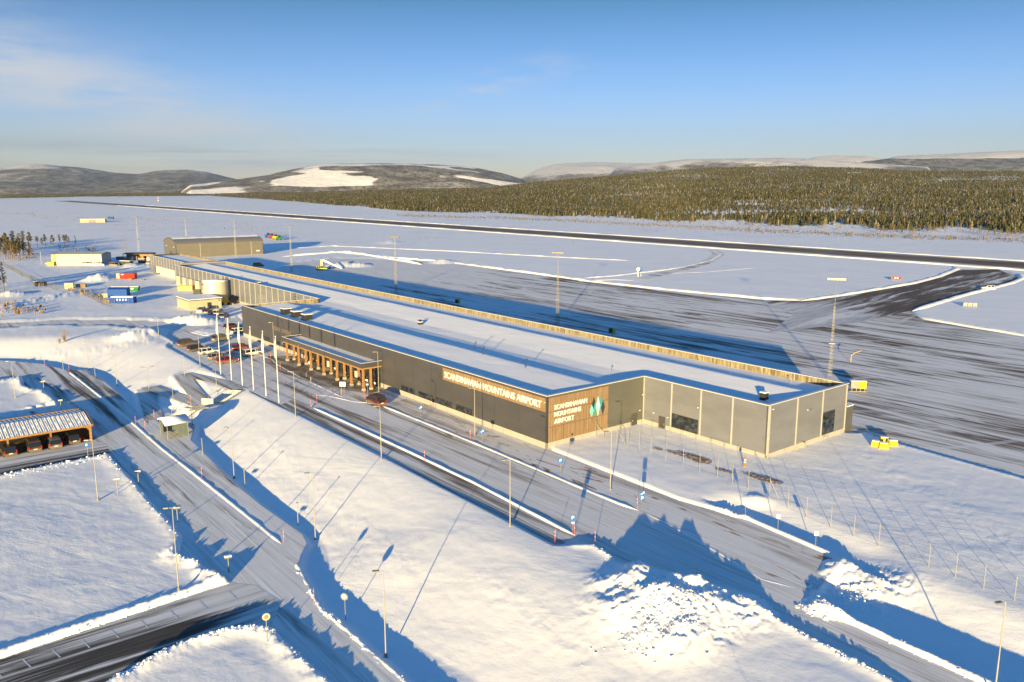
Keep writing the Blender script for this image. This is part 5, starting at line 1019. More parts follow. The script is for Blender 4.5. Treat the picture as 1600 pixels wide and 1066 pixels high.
# wire fence on the right
fp = [(931,683),(964,694.5),(981,697),(999,702),(1017,709.5),(1040,721),(1067,729),(1093,737),(1121,747),(1144,756),(1169,765),(1202,778),(1231,793),(1260,806),(1298,822),(1334,836),(1373,851),(1412,868),(1451,885),(1493,901),(1537,919),(1585,938),(1636,958),(1690,980)]
x, y = G(*fp[0]); FT = thing('wire_fence', 'tall thin wire fence with pale posts running from the terminal wall to the lower right', 'fence', (x, y, 0)); pr_ = None; wires = MB()
for i, p in enumerate(fp):
    q = G(p[0], p[1], .25); zg = gz(*q); a = (q[0]-x, q[1]-y, zg); MB().tube((a[0], a[1], zg-.2), (a[0], a[1], zg+2.55), .03, n=7).build('post', M['pole'], FT)
    if pr_:
        for h in (.1, .5, .9, 1.3, 1.7, 2.1, 2.45): wires.tube((pr_[0], pr_[1], pr_[2]+h), (a[0], a[1], a[2]+h), .006, n=3, cap=False)
        dx, dy = a[0]-pr_[0], a[1]-pr_[1]; m_ = int(math.hypot(dx, dy)/.5)
        for k in range(1, m_): f = k/m_; wires.tube((pr_[0]+dx*f, pr_[1]+dy*f, pr_[2]+(a[2]-pr_[2])*f+.1), (pr_[0]+dx*f, pr_[1]+dy*f, pr_[2]+(a[2]-pr_[2])*f+2.45), .004, n=3, cap=False)
    pr_ = a
wires.build('wire_mesh', M['galv'], FT)
b = MB()
for i in (0, 1, 11): q = G(*fp[i]); q2 = G(fp[i][0]+14, fp[i][1]+4); zg = gz(*q); b.tube((q[0]-x, q[1]-y, zg+2.0), (q2[0]-x, q2[1]-y, zg), .04)
b.build('brace', M['pole'], FT)
# dense mesh fence around the yard
def slat_fence(pts, label, h=2.2, gap=.5):
    x, y = G(*pts[0]); t = thing('yard_fence', label, 'fence', (x, y, 0)); mesh = MB(); pv = None
    for p in pts:
        q = G(*p); zg = gz(*q)-.2; a = (q[0]-x, q[1]-y, zg)
        if pv:
            L_ = math.hypot(a[0]-pv[0], a[1]-pv[1]); n_ = max(1, int(L_/3))
            for k in range(n_+1): f = k/n_; c = [pv[j]+(a[j]-pv[j])*f for j in range(3)]; MB().tube((c[0], c[1], c[2]), (c[0], c[1], c[2]+h+.1), .05, n=6).build('post', M['galv'], t)
            n2 = int(L_/gap)
            for k in range(n2): f = k/n2; c = [pv[j]+(a[j]-pv[j])*f for j in range(3)]; mesh.tube((c[0], c[1], c[2]+.1), (c[0], c[1], c[2]+h), .016, n=3, cap=False)
            for hh_ in (.15, h*.5, h): mesh.tube((pv[0], pv[1], pv[2]+hh_), (a[0], a[1], a[2]+hh_), .03, n=4)
        pv = a
    mesh.build('mesh_panel', M['galv'], t)
slat_fence([(5,416),(20,424),(36,433),(53,441),(72,449),(90,455),(104,458)], 'long pale mesh fence receding to the pine grove, far left'); slat_fence([(112,458),(130,462),(147,469),(160,477),(176,482)], 'low mesh fence from the cream cabinet to the blue site cabin', 1.8, .3)
# airside bits
t = gthing('ground_equipment', 'grey and yellow trailer-mounted unit on the apron behind the terminal corner', 'trailer', 1339, 612, 0, -.1)
MB().box(-1.3, .05, -.5, .6, .7, 2.0).build('grey_unit', simple('grey unit', (.22, .21, .2), .5), t, bevel=.03); MB().box(.07, 1.5, -.5, .6, .65, 2.05).build('yellow_unit', M['yellow'], t, bevel=.03)
for x in (-1.1, -.3, .4, 1.2): MB().box(x, x+.1, -.4, .4, 0, .68).build('leg', M['galv'], t)
MB().box(-1.5, 1.7, -.6, .7, .12, .22).build('chassis', M['galv'], t); MB().box(-1.3, 1.5, -.5, .6, 2.055, 2.12).build('snow_cap', M['roof_snow'], t)
for dx, dy, s, l in ((0, 0, 1.15, 'yellow concrete block at the front centre of the cluster by the apron edge'), (14, -4, 1.2, 'yellow concrete block at the right of the cluster by the apron edge'), (-12, -3, 1.1, 'yellow concrete block at the left of the cluster by the apron edge'), (1, -9, 1.1, 'yellow concrete block at the rear of the cluster by the apron edge')):
    t = put('concrete_block', l, 'concrete block', 1380+dx, 700+dy, .1, -.2+dx*.02, 'yellow concrete blocks'); MB().loft([[(-s*.6, -.45, -.1), (s*.6, -.45, -.1), (s*.5, -.4, .75), (-s*.5, -.4, .75)], [(-s*.6, .45, -.1), (s*.6, .45, -.1), (s*.5, .4, .75), (-s*.5, .4, .75)]]).build('block', M['yellow'], t, bevel=.04); MB().box(-s*.48, s*.48, -.38, .38, .755, .84).build('snow_cap', M['roof_snow'], t, bevel=.03)
t = gthing('cable_guide', 'thin yellow bent pipe standing on the apron', 'pipe', 1329, 566, 0, .3); mb = MB(); pv = (0, 0, 0)
for k in range(1, 9): q = (k*.32 if k > 2 else .05*k, 0, min(2.0, .75*k)+ (k-3)*.08*(k > 3)); mb.tube(pv, q, .07); pv = q
mb.build('pipe', M['yellow'], t)
def box_sign(px, py, w_, h, mat, l, n_=1):
    t = gthing('airfield_sign', l, 'airfield sign', px, py, .2, -.3)
    for k in range(n_): MB().box(-w_/2+k*w_*1.25, w_/2+k*w_*1.25, -.12, .12, .3, .3+h).build('panel', M[mat], t); MB().box(-w_/2+.1+k*w_*1.25, -w_/2+.2+k*w_*1.25, -.05, .05, -.3, .3).box(w_/2-.2+k*w_*1.25, w_/2-.1+k*w_*1.25, -.05, .05, -.3, .3).build('leg', M['galv'], t)
    return t
t = box_sign(1401, 438, 3.0, 1.1, 'red', 'red airfield sign with white characters on the snow beside the taxiway'); MB().box(-2.2, -1.5, -.12, .12, .3, 1.4).build('end_panel', M['dark'], t)
mm = text_mesh('25-07', 1.9, .55, .02); mm.materials.append(M['white']); bpy.data.meshes.remove(mm)
MB().box(-.9, -.2, -.14, -.125, .65, 1.1).box(.1, .6, -.14, -.125, .65, 1.1).build('symbol', M['white'], t)
box_sign(1508, 479.5, 1.1, 1.0, 'cream', 'row of three small pale boxes on the snow right of the taxiway', 3)
t = gthing('wind_indicator', 'white instrument post with a round head beside the perimeter track', 'instrument', 997, 432.5, .3, 0); MB().tube((0, 0, -.3), (0, 0, 2.4), .16).build('post', M['white'], t); MB().tube((0, -.1, 3.1), (0, .1, 3.1), .75, n=20).build('head', M['white'], t); MB().tube((0, -.13, 3.1), (0, -.1, 3.1), .4, n=16).build('hub', M['galv'], t); MB().tube((1.2, 0, -.2), (1.2, 0, 1.2), .1).build('side_post', M['white'], t)
for px, py, l in [(716,478,'yellow and black stand on the shaded apron behind the middle of the roof'), (957,526,'yellow and black stand on the shaded apron nearer the right end')]:
    t = gthing('apron_stand', l, 'stand', px, py, 0, -.3); MB().tube((0, 0, 0), (0, 0, 2.2), .07).build('pole', M['galv'], t); MB().box(-1.0, .0, -.15, .1, .9, 2.1).build('board', M['dark'], t); MB().box(.02, .7, -.15, .1, .9, 2.2).build('board', simple('sign yellow green', (.40, .45, .03), .5), t)
t = gthing('boarding_stairs', 'timber-coloured covered boarding stairs parked at the far edge of the apron', 'stairs', 515, 420, 0, .0)
mb = MB()
for k in range(9): mb.box(-2.6+k*.95, -2.6+k*.95+.8, -.8, .8, 3.5-k*.42, 3.75-k*.42)
mb.build('steps', M['timber'], t); MB().box(-4.0, -2.7, -.9, .9, .3, 4.4).build('landing', M['cream'], t); MB().loft([[(-2.7, -.9, 3.6), (6, -.9, -.1), (6, -.9, .3), (-2.7, -.9, 4.5)], [(-2.7, -.82, 3.6), (6, -.82, -.1), (6, -.82, .3), (-2.7, -.82, 4.5)]]).build('side_panel', M['white'], t)
for x in (-3.6, 0): MB().tube((x, -.9, .3), (x, .9, .3), .35, n=12).build('wheel', M['rubber'], t)
make_car('van', simple('lime', (.35, .42, .05), .5), 'yellow green tug at the left foot of the boarding stairs', 'tug', 503, 422.5, .1, name='tow_tug')
make_car('van', M['orange'], 'orange vehicle just behind the back parapet, left of the apron', 'truck', 404, 417, .1, name='service_truck')
for px, py, c, l in [(425,373,'red','red snow plough at the right end of the hangar'), (431,374.5,'yellow','yellow plough blade in the middle of the machines right of the hangar'), (419,372,'bblue','blue machine next to the hangar gable'), (436,376,'green','green machine farthest right beside the hangar')]:
    t = gthing('snow_plough', l, 'snow plough', px, py, 0, .3); MB().box(-2.2, 2.2, 0, 2.4, .5, 2.4).build('body', M[c], t, bevel=.1); MB().box(-.8, 1.2, .2, 2.2, 2.4, 3.6).build('cab', M['carglass'], t)
    MB().loft([[(2.6, -.4, .1), (3.2, -.4, .2), (2.9, -.4, 1.6)], [(2.6, 2.8, .1), (3.2, 2.8, .2), (2.9, 2.8, 1.6)]]).build('blade', M['orange'], t)
    for x in (-1.4, 1.4): MB().tube((x, -.05, .6), (x, .4, .6), .6, n=14).build('wheel', M['rubber'], t)
t = gthing('radio_mast', 'red and white banded mast at the far end of the airfield', 'mast', 247.5, 316.5)
for k in range(5): MB().tube((0, 0, k*3.2), (0, 0, k*3.2+3.2), 1.1-.12*k, 1.0-.12*k, 8).build('band', M['red' if k % 2 == 0 else 'white'], t)
t.scale = (1., 1., .95)
for px, py, h, l in [(193,392,6.5,'weathered timber pole with crooked crossbar left of the other pole'), (197.5,391,4.5,'shorter pole with a wide crossbar behind the open shed'), (149,384.5,3,'low post with crossbar above the storage hall')]:
    t = gthing('utility_pole', l, 'pole', px, py); MB().tube((0, 0, 0), (.1, 0, h), .16, .1).build('post', M['timber'], t); MB().tube((-1.3, 0, h-.9), (1.4, 0, h-1.1), .1).build('crossbar', M['timber'], t)
t = gthing('utility_pole', 'pale pole with a lamp at the left of the ochre lean-to', 'pole', 65, 414); MB().tube((0, 0, 0), (0, 0, 6.5), .12).build('post', M['pole'], t); MB().box(-.5, .3, -.1, .1, 6.3, 6.5).build('lamp', M['pole'], t)
t = gthing('utility_pole', 'white pole in the deep blue shade at the far left edge', 'pole', 10, 447); MB().tube((0, 0, 0), (0, 0, 5), .12).build('post', M['pole'], t); MB().box(-.3, .3, -.1, .1, 5, 5.15).build('lamp', M['pole'], t)
# ------------------------------------------------------------------ people by the entrance
SK = simple('skin', (.48, .30, .22), .6); HAIRM = simple('hair', (.04, .025, .015), .8)
def person(px, py, jacket, trousers, rz, label, stride=.25, arm=.3, h=1.76):
    t = put('person', label, 'person', px, py, 0, rz); zg = .03; t.location.z = zg
    V = []; E_ = []; Rr = []
    def add(p, r, parent=None):
        V.append(p); Rr.append(r)
        if parent is not None: E_.append((parent, len(V)-1))
        return len(V)-1
    pel = add((0, 0, .93), (.15, .12)); wa = add((0, 0, 1.08), (.14, .11), pel); ch = add((0, .01, 1.32), (.18, .13), wa); nk = add((0, .01, 1.48), (.065, .065), ch); hb = add((0, .02, 1.56), (.075, .085), nk); ht = add((0, .03, 1.66), (.085, .10), hb); add((0, .02, 1.74), (.06, .07), ht); add((0, .125, 1.63), (.018, .022), ht)
    for s in (-1, 1):
        hp = add((s*.10, 0, .88), (.105, .105), pel); kn = add((s*.11, s*stride*.5+.03, .49), (.07, .07), hp); ak = add((s*.11, s*stride-.03, .10), (.045, .05), kn); add((s*.12, s*stride+.13, .05), (.05, .04), ak)
        sh = add((s*.2, .01, 1.41), (.08, .08), ch); el = add((s*.26, -s*arm*.3-.03, 1.14), (.055, .055), sh); wr = add((s*.25, -s*arm+.08, .90), (.035, .035), el); pm = add((s*.25, -s*arm+.11, .83), (.032, .022), wr)
        for k in range(4): a = add((s*.25+.0, -s*arm+.09+.018*k, .785), (.009, .009), pm); add((s*.245, -s*arm+.105+.018*k, .75-.004*abs(k-1.5)), (.008, .008), a)
        a = add((s*.225, -s*arm+.145, .81), (.010, .010), pm); add((s*.215, -s*arm+.16, .785), (.009, .009), a)
    m = bpy.data.meshes.new('body'); m.from_pydata(V, E_, []); m.update(); o = link('body', m, t)
    sk_ = o.modifiers.new('skin', 'SKIN'); 
    for i, r in enumerate(Rr): m.skin_vertices[0].data[i].radius = r
    m.skin_vertices[0].data[0].use_root = True; o.modifiers.new('sub', 'SUBSURF').levels = 1; o.modifiers['sub'].render_levels = 1
    n = NB('clothing'); s_ = n.n('ShaderNodeSeparateXYZ'); n.put(n.pos(False), s_.inputs[0]); zz = s_.outputs[2]; ax = n.math('ABSOLUTE', s_.outputs[0])
    hand = n.math('MULTIPLY', n.math('LESS_THAN', zz, .89), n.math('MULTIPLY', n.math('GREATER_THAN', zz, .70), n.math('GREATER_THAN', ax, .205))); c = n.mix(n.math('GREATER_THAN', zz, .92), trousers, jacket); c = n.mix(n.math('GREATER_THAN', zz, 1.47), c, (.48, .30, .22)); c = n.mix(n.math('LESS_THAN', zz, .11), c, (.02, .02, .02)); m.materials.append(n.done(n.mix(hand, c, (.48, .30, .22)), .8))
    MB().loft([[(.095*k*math.cos(a), .02+.11*k*math.sin(a)-.02, z) for a in np.linspace(0, 2*math.pi, 12, False)] for k, z in ((1.0, 1.66), (1.03, 1.71), (.85, 1.76), (.4, 1.79))]).build('hair', HAIRM, t, smooth=True)
    return t
person(465, 566, (.03, .03, .035), (.02, .02, .025), 2.6, 'person in black walking alone at the left side of the entrance paving', .3)
person(484, 577, (.55, .56, .58), (.05, .06, .09), .4, 'person in a light jacket at the left of the group under the canopy', .12)
person(490, 573, (.20, .03, .03), (.03, .03, .03), 1.2, 'person in a dark red jacket in the middle of the group under the canopy', .1)
person(495, 576.5, (.025, .03, .04), (.02, .02, .02), -2.0, 'person in a navy jacket nearest the camera in the entrance group', .15)
person(500, 570, (.05, .045, .04), (.03, .025, .02), -2.6, 'person in a brown jacket at the right of the entrance group, near the doors', .12)
for px, py, c, l in [(487,579,'dark','black suitcase beside the group at the entrance'), (503,573,'sblue','blue suitcase at the right of the entrance group')]:
    t = put('suitcase', l, 'suitcase', px, py, 0, .3); t.location.z = .03; MB().box(-.22, .22, -.14, .14, .06, .7).build('shell', M[c], t, bevel=.04); MB().box(-.12, -.1, -.02, 0, .7, 1.05).box(.1, .12, -.02, 0, .7, 1.05).box(-.12, .12, -.02, 0, 1.03, 1.06).build('handle', M['galv'], t)
    MB().tube((-.2, -.14, .04), (-.2, .14, .04), .04).tube((.2, -.14, .04), (.2, .14, .04), .04).build('wheels', M['rubber'], t)
# ------------------------------------------------------------------ trees
n = NB('bark'); M['bark'] = n.done(n.mix(n.ramp(n.noise(n.map(n.pos(False), (4, 4, .8)), 1, 4), .35, .65), (.09, .06, .04), (.26, .14, .07)), .85)
def leaf_mat(name, a, b, c, frost=.3, sc=.5):
    n = NB(name); oi = n.n('ShaderNodeObjectInfo'); p = n.pos(False); v = n.noise(p, sc*3, 4, .6); g = n.n('ShaderNodeNewGeometry'); up = n.n('ShaderNodeSeparateXYZ'); n.put(g.outputs['True Normal'], up.inputs[0])
    col = n.mix(n.ramp(v, .35, .65), a, b); col = n.mix(n.math('MULTIPLY', oi.outputs['Random'], .45), col, c)
    fr = n.math('MULTIPLY', n.ramp(n.noise(p, sc*6, 3), .52, .62), frost); col = n.mix(fr, col, (.36, .35, .32)); return n.done(col, .8, 0, None, .15)
M['needles'] = leaf_mat('pine needles', (.028, .034, .012), (.085, .078, .025), (.13, .085, .035), .25)
def pine_mesh(seed, h, trunk_mat, leaf, dens=1., low=.42, spread=1.):
    rs = random.Random(seed); lm = MB(); tm = MB(); top = (rs.uniform(-.3, .3), rs.uniform(-.3, .3), h); r0 = h*.014+.03
    tm.tube((0, 0, -.3), (top[0]*.5, top[1]*.5, h*.55), r0, r0*.7, 6).tube((top[0]*.5, top[1]*.5, h*.55), top, r0*.7, .03, 6)
    nb = int(26*dens)
    for i in range(nb):
        f = low+(1-low)*((i+rs.random())/nb); z = h*f; k = (f-low)/(1-low); R0 = spread*h*.17*(math.sin(min(1, k*1.5+.25)*math.pi*.62))*(1.15-k*.75)*rs.uniform(.6, 1.25); a = rs.uniform(0, 6.28); bx, by = top[0]*f, top[1]*f
        tip = (bx+R0*math.cos(a), by+R0*math.sin(a), z+R0*rs.uniform(-.1, .35)); tm.tube((bx, by, z), tip, .035, .012, 4, False)
        for j in range(int(11*dens)+4):
            q = rs.uniform(.3, 1.12); c = Vector((bx+R0*q*math.cos(a)+rs.gauss(0, .22), by+R0*q*math.sin(a)+rs.gauss(0, .22), z+R0*.2*q+rs.gauss(0, .17))); s = rs.uniform(.16, .36)*h/11
            d1 = Vector((rs.gauss(0, 1), rs.gauss(0, 1), rs.gauss(0, .5))).normalized()*s; d2 = Vector((rs.gauss(0, 1), rs.gauss(0, 1), rs.gauss(.3, .7))).normalized()*s
            lm.add([tuple(c-d1), tuple(c+d2*.8), tuple(c+d1), tuple(c-d2*.8)], [(0, 1, 2, 3)])
    m1 = lm.mesh('crown'); m1.materials.append(leaf); m2 = tm.mesh('trunk'); m2.materials.append(trunk_mat); return m1, m2
PM = [pine_mesh(s, 10., M['bark'], M['needles'], d, lo, sp) for s, d, lo, sp in ((1, 1.3, .45, 1.1), (2, 1.1, .5, .9), (3, 1.0, .40, .8), (4, 1.4, .38, 1.2), (5, .8, .3, .6), (6, 1.2, .55, 1.2))]
def pine(name, label, group, x, y, z, s, k, rz):
    t = thing(name, label, 'tree', (x, y, z), rz, group); m1, m2 = PM[k]; link('crown', m1, t); link('trunk', m2, t); t.scale = (s, s, s); return t
rs = random.Random(21); ng = 0
LEFTG = 'pine grove at the left edge'
# stand-alone pines at the right tip of the grove
tips = [(118,383,.62,4,'slender pine standing alone at the right tip of the left grove'), (104,386,.75,0,'broad pine in the rightmost cluster of the left grove'), (101,385,.7,5,'flat-topped pine left in the rightmost cluster of the grove'), (108,384,.55,2,'small pine at the right of the rightmost cluster'), (94,384,.72,2,'narrow pine just left of the rightmost cluster'), (83,385,.7,3,'bushy pine in the middle of the grove tip'), (80,384,.5,4,'small thin pine left of the bushy one'), (72,388,.85,1,'tallest pine in the middle of the grove tip'), (66,387,.6,0,'short pine left of the tall one'), (59,388,.72,5,'rounded pine where the grove thickens')]
for px, py, s, k, l in tips: x, y = G(px, py); pine('pine_tree', l, LEFTG, x, y, gz(x, y)-.2, s, k, rs.random()*6)
for i in range(78):
    px = rs.uniform(-60, 50); py = rs.uniform(386, 409)-(.12*(px > 20)*(px-20)); x, y = G(px, py); s = rs.uniform(.62, 1.15)*(1.0 if px < 46 else .8)
    pine('pine_tree', 'tall brownish green pine inside the dense grove at the left edge', LEFTG, x, y, gz(x, y)-.2, s, rs.randrange(6), rs.random()*6)
# a copse off the left edge of the view whose shadow crosses the storage hall
for i in range(16):
    x, y = G(rs.uniform(-60, 12), rs.uniform(452, 462)); pine('pine_tree', 'pine standing just outside the left edge of the photo', 'pines left of the yard', x, y, -.2, rs.uniform(.9, 1.15), rs.randrange(6), rs.random()*6) if x < -178 else None
def shrub(name, label, px, py, h, seed, z=0., group='bare shrubs'):
    t = put(name, label, 'shrub', px, py, z, 0, group); r2 = random.Random(seed); mb = MB()
    for i in range(46):
        a = r2.uniform(0, 6.28); q = r2.uniform(.05, .5)*h*.8; m_ = (q*.4*math.cos(a), q*.4*math.sin(a), h*r2.uniform(.3, .5)); e = (q*math.cos(a), q*math.sin(a), h*r2.uniform(.6, 1.0)); mb.tube((0, 0, -.1), m_, .03, .02, 4, False).tube(m_, e, .02, .008, 4, False)
        for j in range(3): mb.tube(e, (e[0]+r2.gauss(0, .2), e[1]+r2.gauss(0, .2), e[2]+r2.uniform(0, .3)), .008, .004, 3, False)
    mb.build('branches', simple('twigs', (.22, .15, .09), .8), t)
for px, py, h, l in [(101,534,2.8,'brown leafless shrub in the snowfield between the two roads'),(93,536,1.2,'small twig clump left of the brown shrub'),(22,488,1.8,'brown shrub on the rough snow at the far left'),(27,492,1.2,'low shrub in front of the brown one at the far left'),(45,489,1.2,'thin shrub right of the others on the rough snow'),(20,478,1.4,'shrub behind the rough snow at the far left'),(300,497.5,.9,'brown tuft on the snow pile by the cream building')]: shrub('shrub', l, px, py, h, int(px))
# forest beyond the runway: nearest trees one by one, the rest as one mass
EDGE = 'pines along the near edge of the forest'
EM = [pine_mesh(100+s, 9., M['bark'], leaf_mat('forest needles %d' % s, *c), .62, lo, sp) for s, lo, sp, c in ((1, .25, .8, ((.045, .050, .016), (.11, .105, .035), (.16, .12, .05), .3)), (2, .35, .9, ((.05, .055, .018), (.12, .11, .04), (.2, .15, .08), .4)), (3, .2, .65, ((.08, .06, .03), (.17, .125, .07), (.22, .17, .12), .6)), (4, .45, 1.1, ((.04, .048, .016), (.10, .10, .035), (.14, .11, .05), .25)))]
rs = random.Random(5); cnt = 0
for i in range(900):
    if cnt >= 288: break
    px = 700+960*(rs.random()**.62) ; 
    d0 = forest_dist(px); f = rs.random()**1.3; d = d0*(1.0+.055*f+.02*math.sin(px*.035)+.012*math.sin(px*.11)); a = math.atan((px-800)/(FPX*math.cos(PITCH))); x, y = d*math.sin(a), d*math.cos(a)
    t = thing('pine_tree', 'olive green pine at the near edge of the forest beyond the runway', 'tree', (x, y, gz(x, y)-.3), rs.random()*6, EDGE); s = rs.uniform(.35, .85)*(1 if rs.random() < .75 else .6); k = rs.randrange(4); m1, m2 = EM[k]; link('crown', m1, t); link('trunk', m2, t); t.scale = (s, s, s); cnt += 1
def forest_mass():
    rg = np.random.default_rng(4)
    # candidates in polar layout
    N = 420000; a = rg.uniform(R(-41), R(41), N); px = 800+np.tan(a)*FPX*math.cos(PITCH); d0 = forest_dist(np.clip(px, -400, 2000)); L_ = 1650.+600*np.clip((px-700)/500, 0, 1); s = rg.random(N)
    d = np.sqrt(d0**2+s*((d0+L_)**2-d0**2))
    x = d*np.sin(a); y = d*np.cos(a); k = (d-d0)/L_
    wobble = .02+.012*np.sin(px*.035)+.035*fbm(x, y, .01, 3, 91)
    dens = fbm(x, y, .006, 4, 70); dens2 = fbm(x*.35, y, .012, 4, 71)
    want = np.clip(.068*(1.0+1.4*dens2), .015, .11)*(1-.8*sstep(.18, .26, dens+0*x))*sstep(0., .03, k-wobble)
    want = want*np.where(d > 1500, .62, 1.)*np.where(px < 420, .55, 1.)
    area = (.5*((d0+L_)**2-d0**2))*R(82)/N; keep = rg.random(N) < want*area; x, y, d, px = x[keep], y[keep], d[keep], px[keep]; n_ = len(x)
    z = height(x, y)-.4; h = rg.uniform(3.5, 7.5, n_)*(1+.8*fbm(x, y, .01, 2, 80)); r = h*rg.uniform(.14, .26, n_)
    S = 5; K = 3                                # three skirts of five points each and a tip per tier
    ang = rg.uniform(0, 6.28, n_); V = []; 
    tiers = [(.16, .58, 1.0), (.40, .80, .82), (.64, 1.0, .52)]
    vs = np.zeros((n_, K*(S+1), 3)); 
    for j, (zb, zt, rr) in enumerate(tiers):
        for i in range(S):
            t = ang+j*.7+i*2*math.pi/S; q = r*rr*rg.uniform(.55, 1.25, n_); vs[:, j*(S+1)+i] = np.stack([x+q*np.cos(t), y+q*np.sin(t), z+h*(zb+rg.uniform(-.05, .07, n_))], -1)
        vs[:, j*(S+1)+S] = np.stack([x+rg.uniform(-.1, .1, n_)*r, y+rg.uniform(-.1, .1, n_)*r, z+h*zt], -1)
    f = []
    for j in range(K):
        for i in range(S): f.append((j*(S+1)+i, j*(S+1)+(i+1) % S, j*(S+1)+S))
    f = np.array(f); F = (f[None]+(np.arange(n_)*K*(S+1))[:, None, None]).reshape(-1, 3)
    m = bpy.data.meshes.new('forest'); m.vertices.add(n_*K*(S+1)); m.vertices.foreach_set('co', vs.ravel()); m.loops.add(F.size); m.loops.foreach_set('vertex_index', F.ravel().astype(np.int32)); m.polygons.add(len(F)); m.polygons.foreach_set('loop_start', np.arange(0, F.size, 3, dtype=np.int32)); m.update(calc_edges=True)
    kind = rg.random(n_); big = fbm(x, y, .008, 3, 95); frost = np.clip((kind < .08+.45*np.clip(big, 0, 1))*rg.uniform(.5, 1, n_), 0, 1)
    at = m.attributes.new('species', 'FLOAT', 'FACE'); at.data.foreach_set('value', np.repeat(rg.random(n_)*.999, K*S).astype(np.float32)); at = m.attributes.new('frost', 'FLOAT', 'FACE'); at.data.foreach_set('value', np.repeat(frost, K*S).astype(np.float32))
    n = NB('forest foliage'); a1 = n.n('ShaderNodeAttribute', attribute_name='species'); a2 = n.n('ShaderNodeAttribute', attribute_name='frost'); v = n.noise(n.pos(), .9, 3)
    cr = n.n('ShaderNodeValToRGB'); n.put(a1.outputs['Fac'], cr.inputs[0]); e = cr.color_ramp.elements; e[0].color = (.026, .032, .014, 1); e[1].color = (.115, .09, .06, 1)
    for p_, c_ in ((.3, (.045, .048, .019, 1)), (.6, (.078, .072, .028, 1)), (.85, (.11, .09, .042, 1))): q = e.new(p_); q.color = c_
    col = n.mix(n.ramp(v, .4, .7, 0, .35), cr.outputs[0], (.02, .022, .01)); col = n.mix(n.math('MULTIPLY', a2.outputs['Fac'], n.ramp(v, .35, .6, .3, .95)), col, (.27, .26, .235)); m.materials.append(n.done(col, .85, 0, None, .1))
    o = link('forest', m); tag(o, 'dense olive green pine forest with frosted trees covering the rise beyond the runway', 'forest', None, 'stuff'); print('forest trees', n_)
forest_mass()
def scrub(name, label, boxes, n_, hh, col, seed):
    rg = np.random.default_rng(seed); mb = MB(); r2 = random.Random(seed)
    for (ax, ay, bx, by, jit) in boxes:
        for i in range(n_):
            f = r2.random(); px = ax+(bx-ax)*f; py = ay+(by-ay)*f+r2.gauss(0, jit); x, y = G(px, py); s = r2.uniform(.3, 1)*hh; z = 0.2+.0*s
            for k in range(4): a = r2.uniform(0, 3.14); dx, dy = math.cos(a)*s*.3, math.sin(a)*s*.3; mb.add([(x-dx, y-dy, z), (x+dx*.2, y+dy*.2, z), (x+dx+r2.gauss(0, .2)*s, y+dy, z+s*r2.uniform(.6, 1)), (x-dx*.5, y-dy*.5, z+s)], [(0, 1, 2, 3)])
    zz = height(np.array([v[0] for v in mb.v]), np.array([v[1] for v in mb.v])); mb.v = [(v[0], v[1], v[2]+q-.4) for v, q in zip(mb.v, zz)]
    o = mb.build(name, simple(name, col, .9, 0, .4, .2)); tag(o, label, 'scrub', None, 'stuff')
scrub('dry_scrub', 'dry frosted scrub and grass fringing the forest edge beyond the runway', [(620,337,760,341,1.2),(760,340,900,346,1.3),(900,346,1050,354,1.4),(1050,354,1200,362,1.6),(1200,362,1400,370,1.7),(1400,370,1640,378,1.8)], 420, 1.5, (.11, .095, .08), 3)
scrub('dry_scrub', 'sparse dark scrub poking through the snow far left of the airfield', [(0,334,60,335,1.),(40,336,130,343,2.2),(200,341,260,345,1.2),(0,485,80,487,4.5),(108,455,165,467,2.),(90,388,150,392,2.5),(20,398,60,402,4),(185,352,330,356,5),(350,356,430,360,4)], 55, 1.3, (.20, .15, .11), 8)
def snow_chunks():
    r2 = random.Random(77); mb = MB(); P = []
    def sc(px, py, z, n_, sx, sy, lo, hi):
        for _ in range(n_): x, y = G(px+r2.gauss(0, sx), py+r2.gauss(0, sy), z); P.append((x, y, lo+(hi-lo)*r2.random()**3))
    sc(1045, 960, .6, 900, 30, 17, .04, .24); sc(1000, 1000, .2, 120, 25, 10, .04, .16); sc(1335, 915, .3, 130, 18, 12, .04, .17); sc(1290, 945, .2, 140, 20, 10, .05, .25); sc(455, 895, LOW, 60, 6, 12, .06, .3)
    for pts, z in ([(172,711),(205,745),(240,786),(288,837),(283,858),(275,868),(316,882),(347,906)], LOW+.3), ([(360,910),(192,966),(0,1030)], LOW+.2), ([(178,1062),(275,1010),(350,986),(430,986),(520,1068)], LOW+.3), ([(930,852),(972,885),(1000,895)], .2), ([(1090,920),(1180,952),(1397,1064)], .2), ([(1290,959),(1400,1010),(1524,1066)], .2), ([(476,920),(552,1002),(624,1066)], LOW+.1), ([(0,744),(100,723),(172,711)], LOW+.2):
        for a, b in zip(pts[:-1], pts[1:]):
            for _ in range(int(math.hypot(b[0]-a[0], b[1]-a[1])*1.1)): f = r2.random(); sc(a[0]+(b[0]-a[0])*f, a[1]+(b[1]-a[1])*f, z, 1, 5, 3, .04, .2)
    X_ = np.array([p[0] for p in P]); Y_ = np.array([p[1] for p in P]); Zs = height(X_, Y_)
    for (x, y, s), z in zip(P, Zs):
        vs = [(x+s*(a*.6+r2.gauss(0, .16)), y+s*(b*.6+r2.gauss(0, .16)), z+s*(c*.42+.1+r2.gauss(0, .12))) for a in (-1, 1) for b in (-1, 1) for c in (-1, 1)]
        mb.add(vs, [(0,1,3,2),(4,6,7,5),(0,4,5,1),(2,3,7,6),(0,2,6,4),(1,5,7,3)])
    o = mb.build('snow_chunks', M['snow']); tag(o, 'loose chunks of ploughed snow scattered over the heaps and road banks', 'snow chunks', None, 'stuff')
snow_chunks()
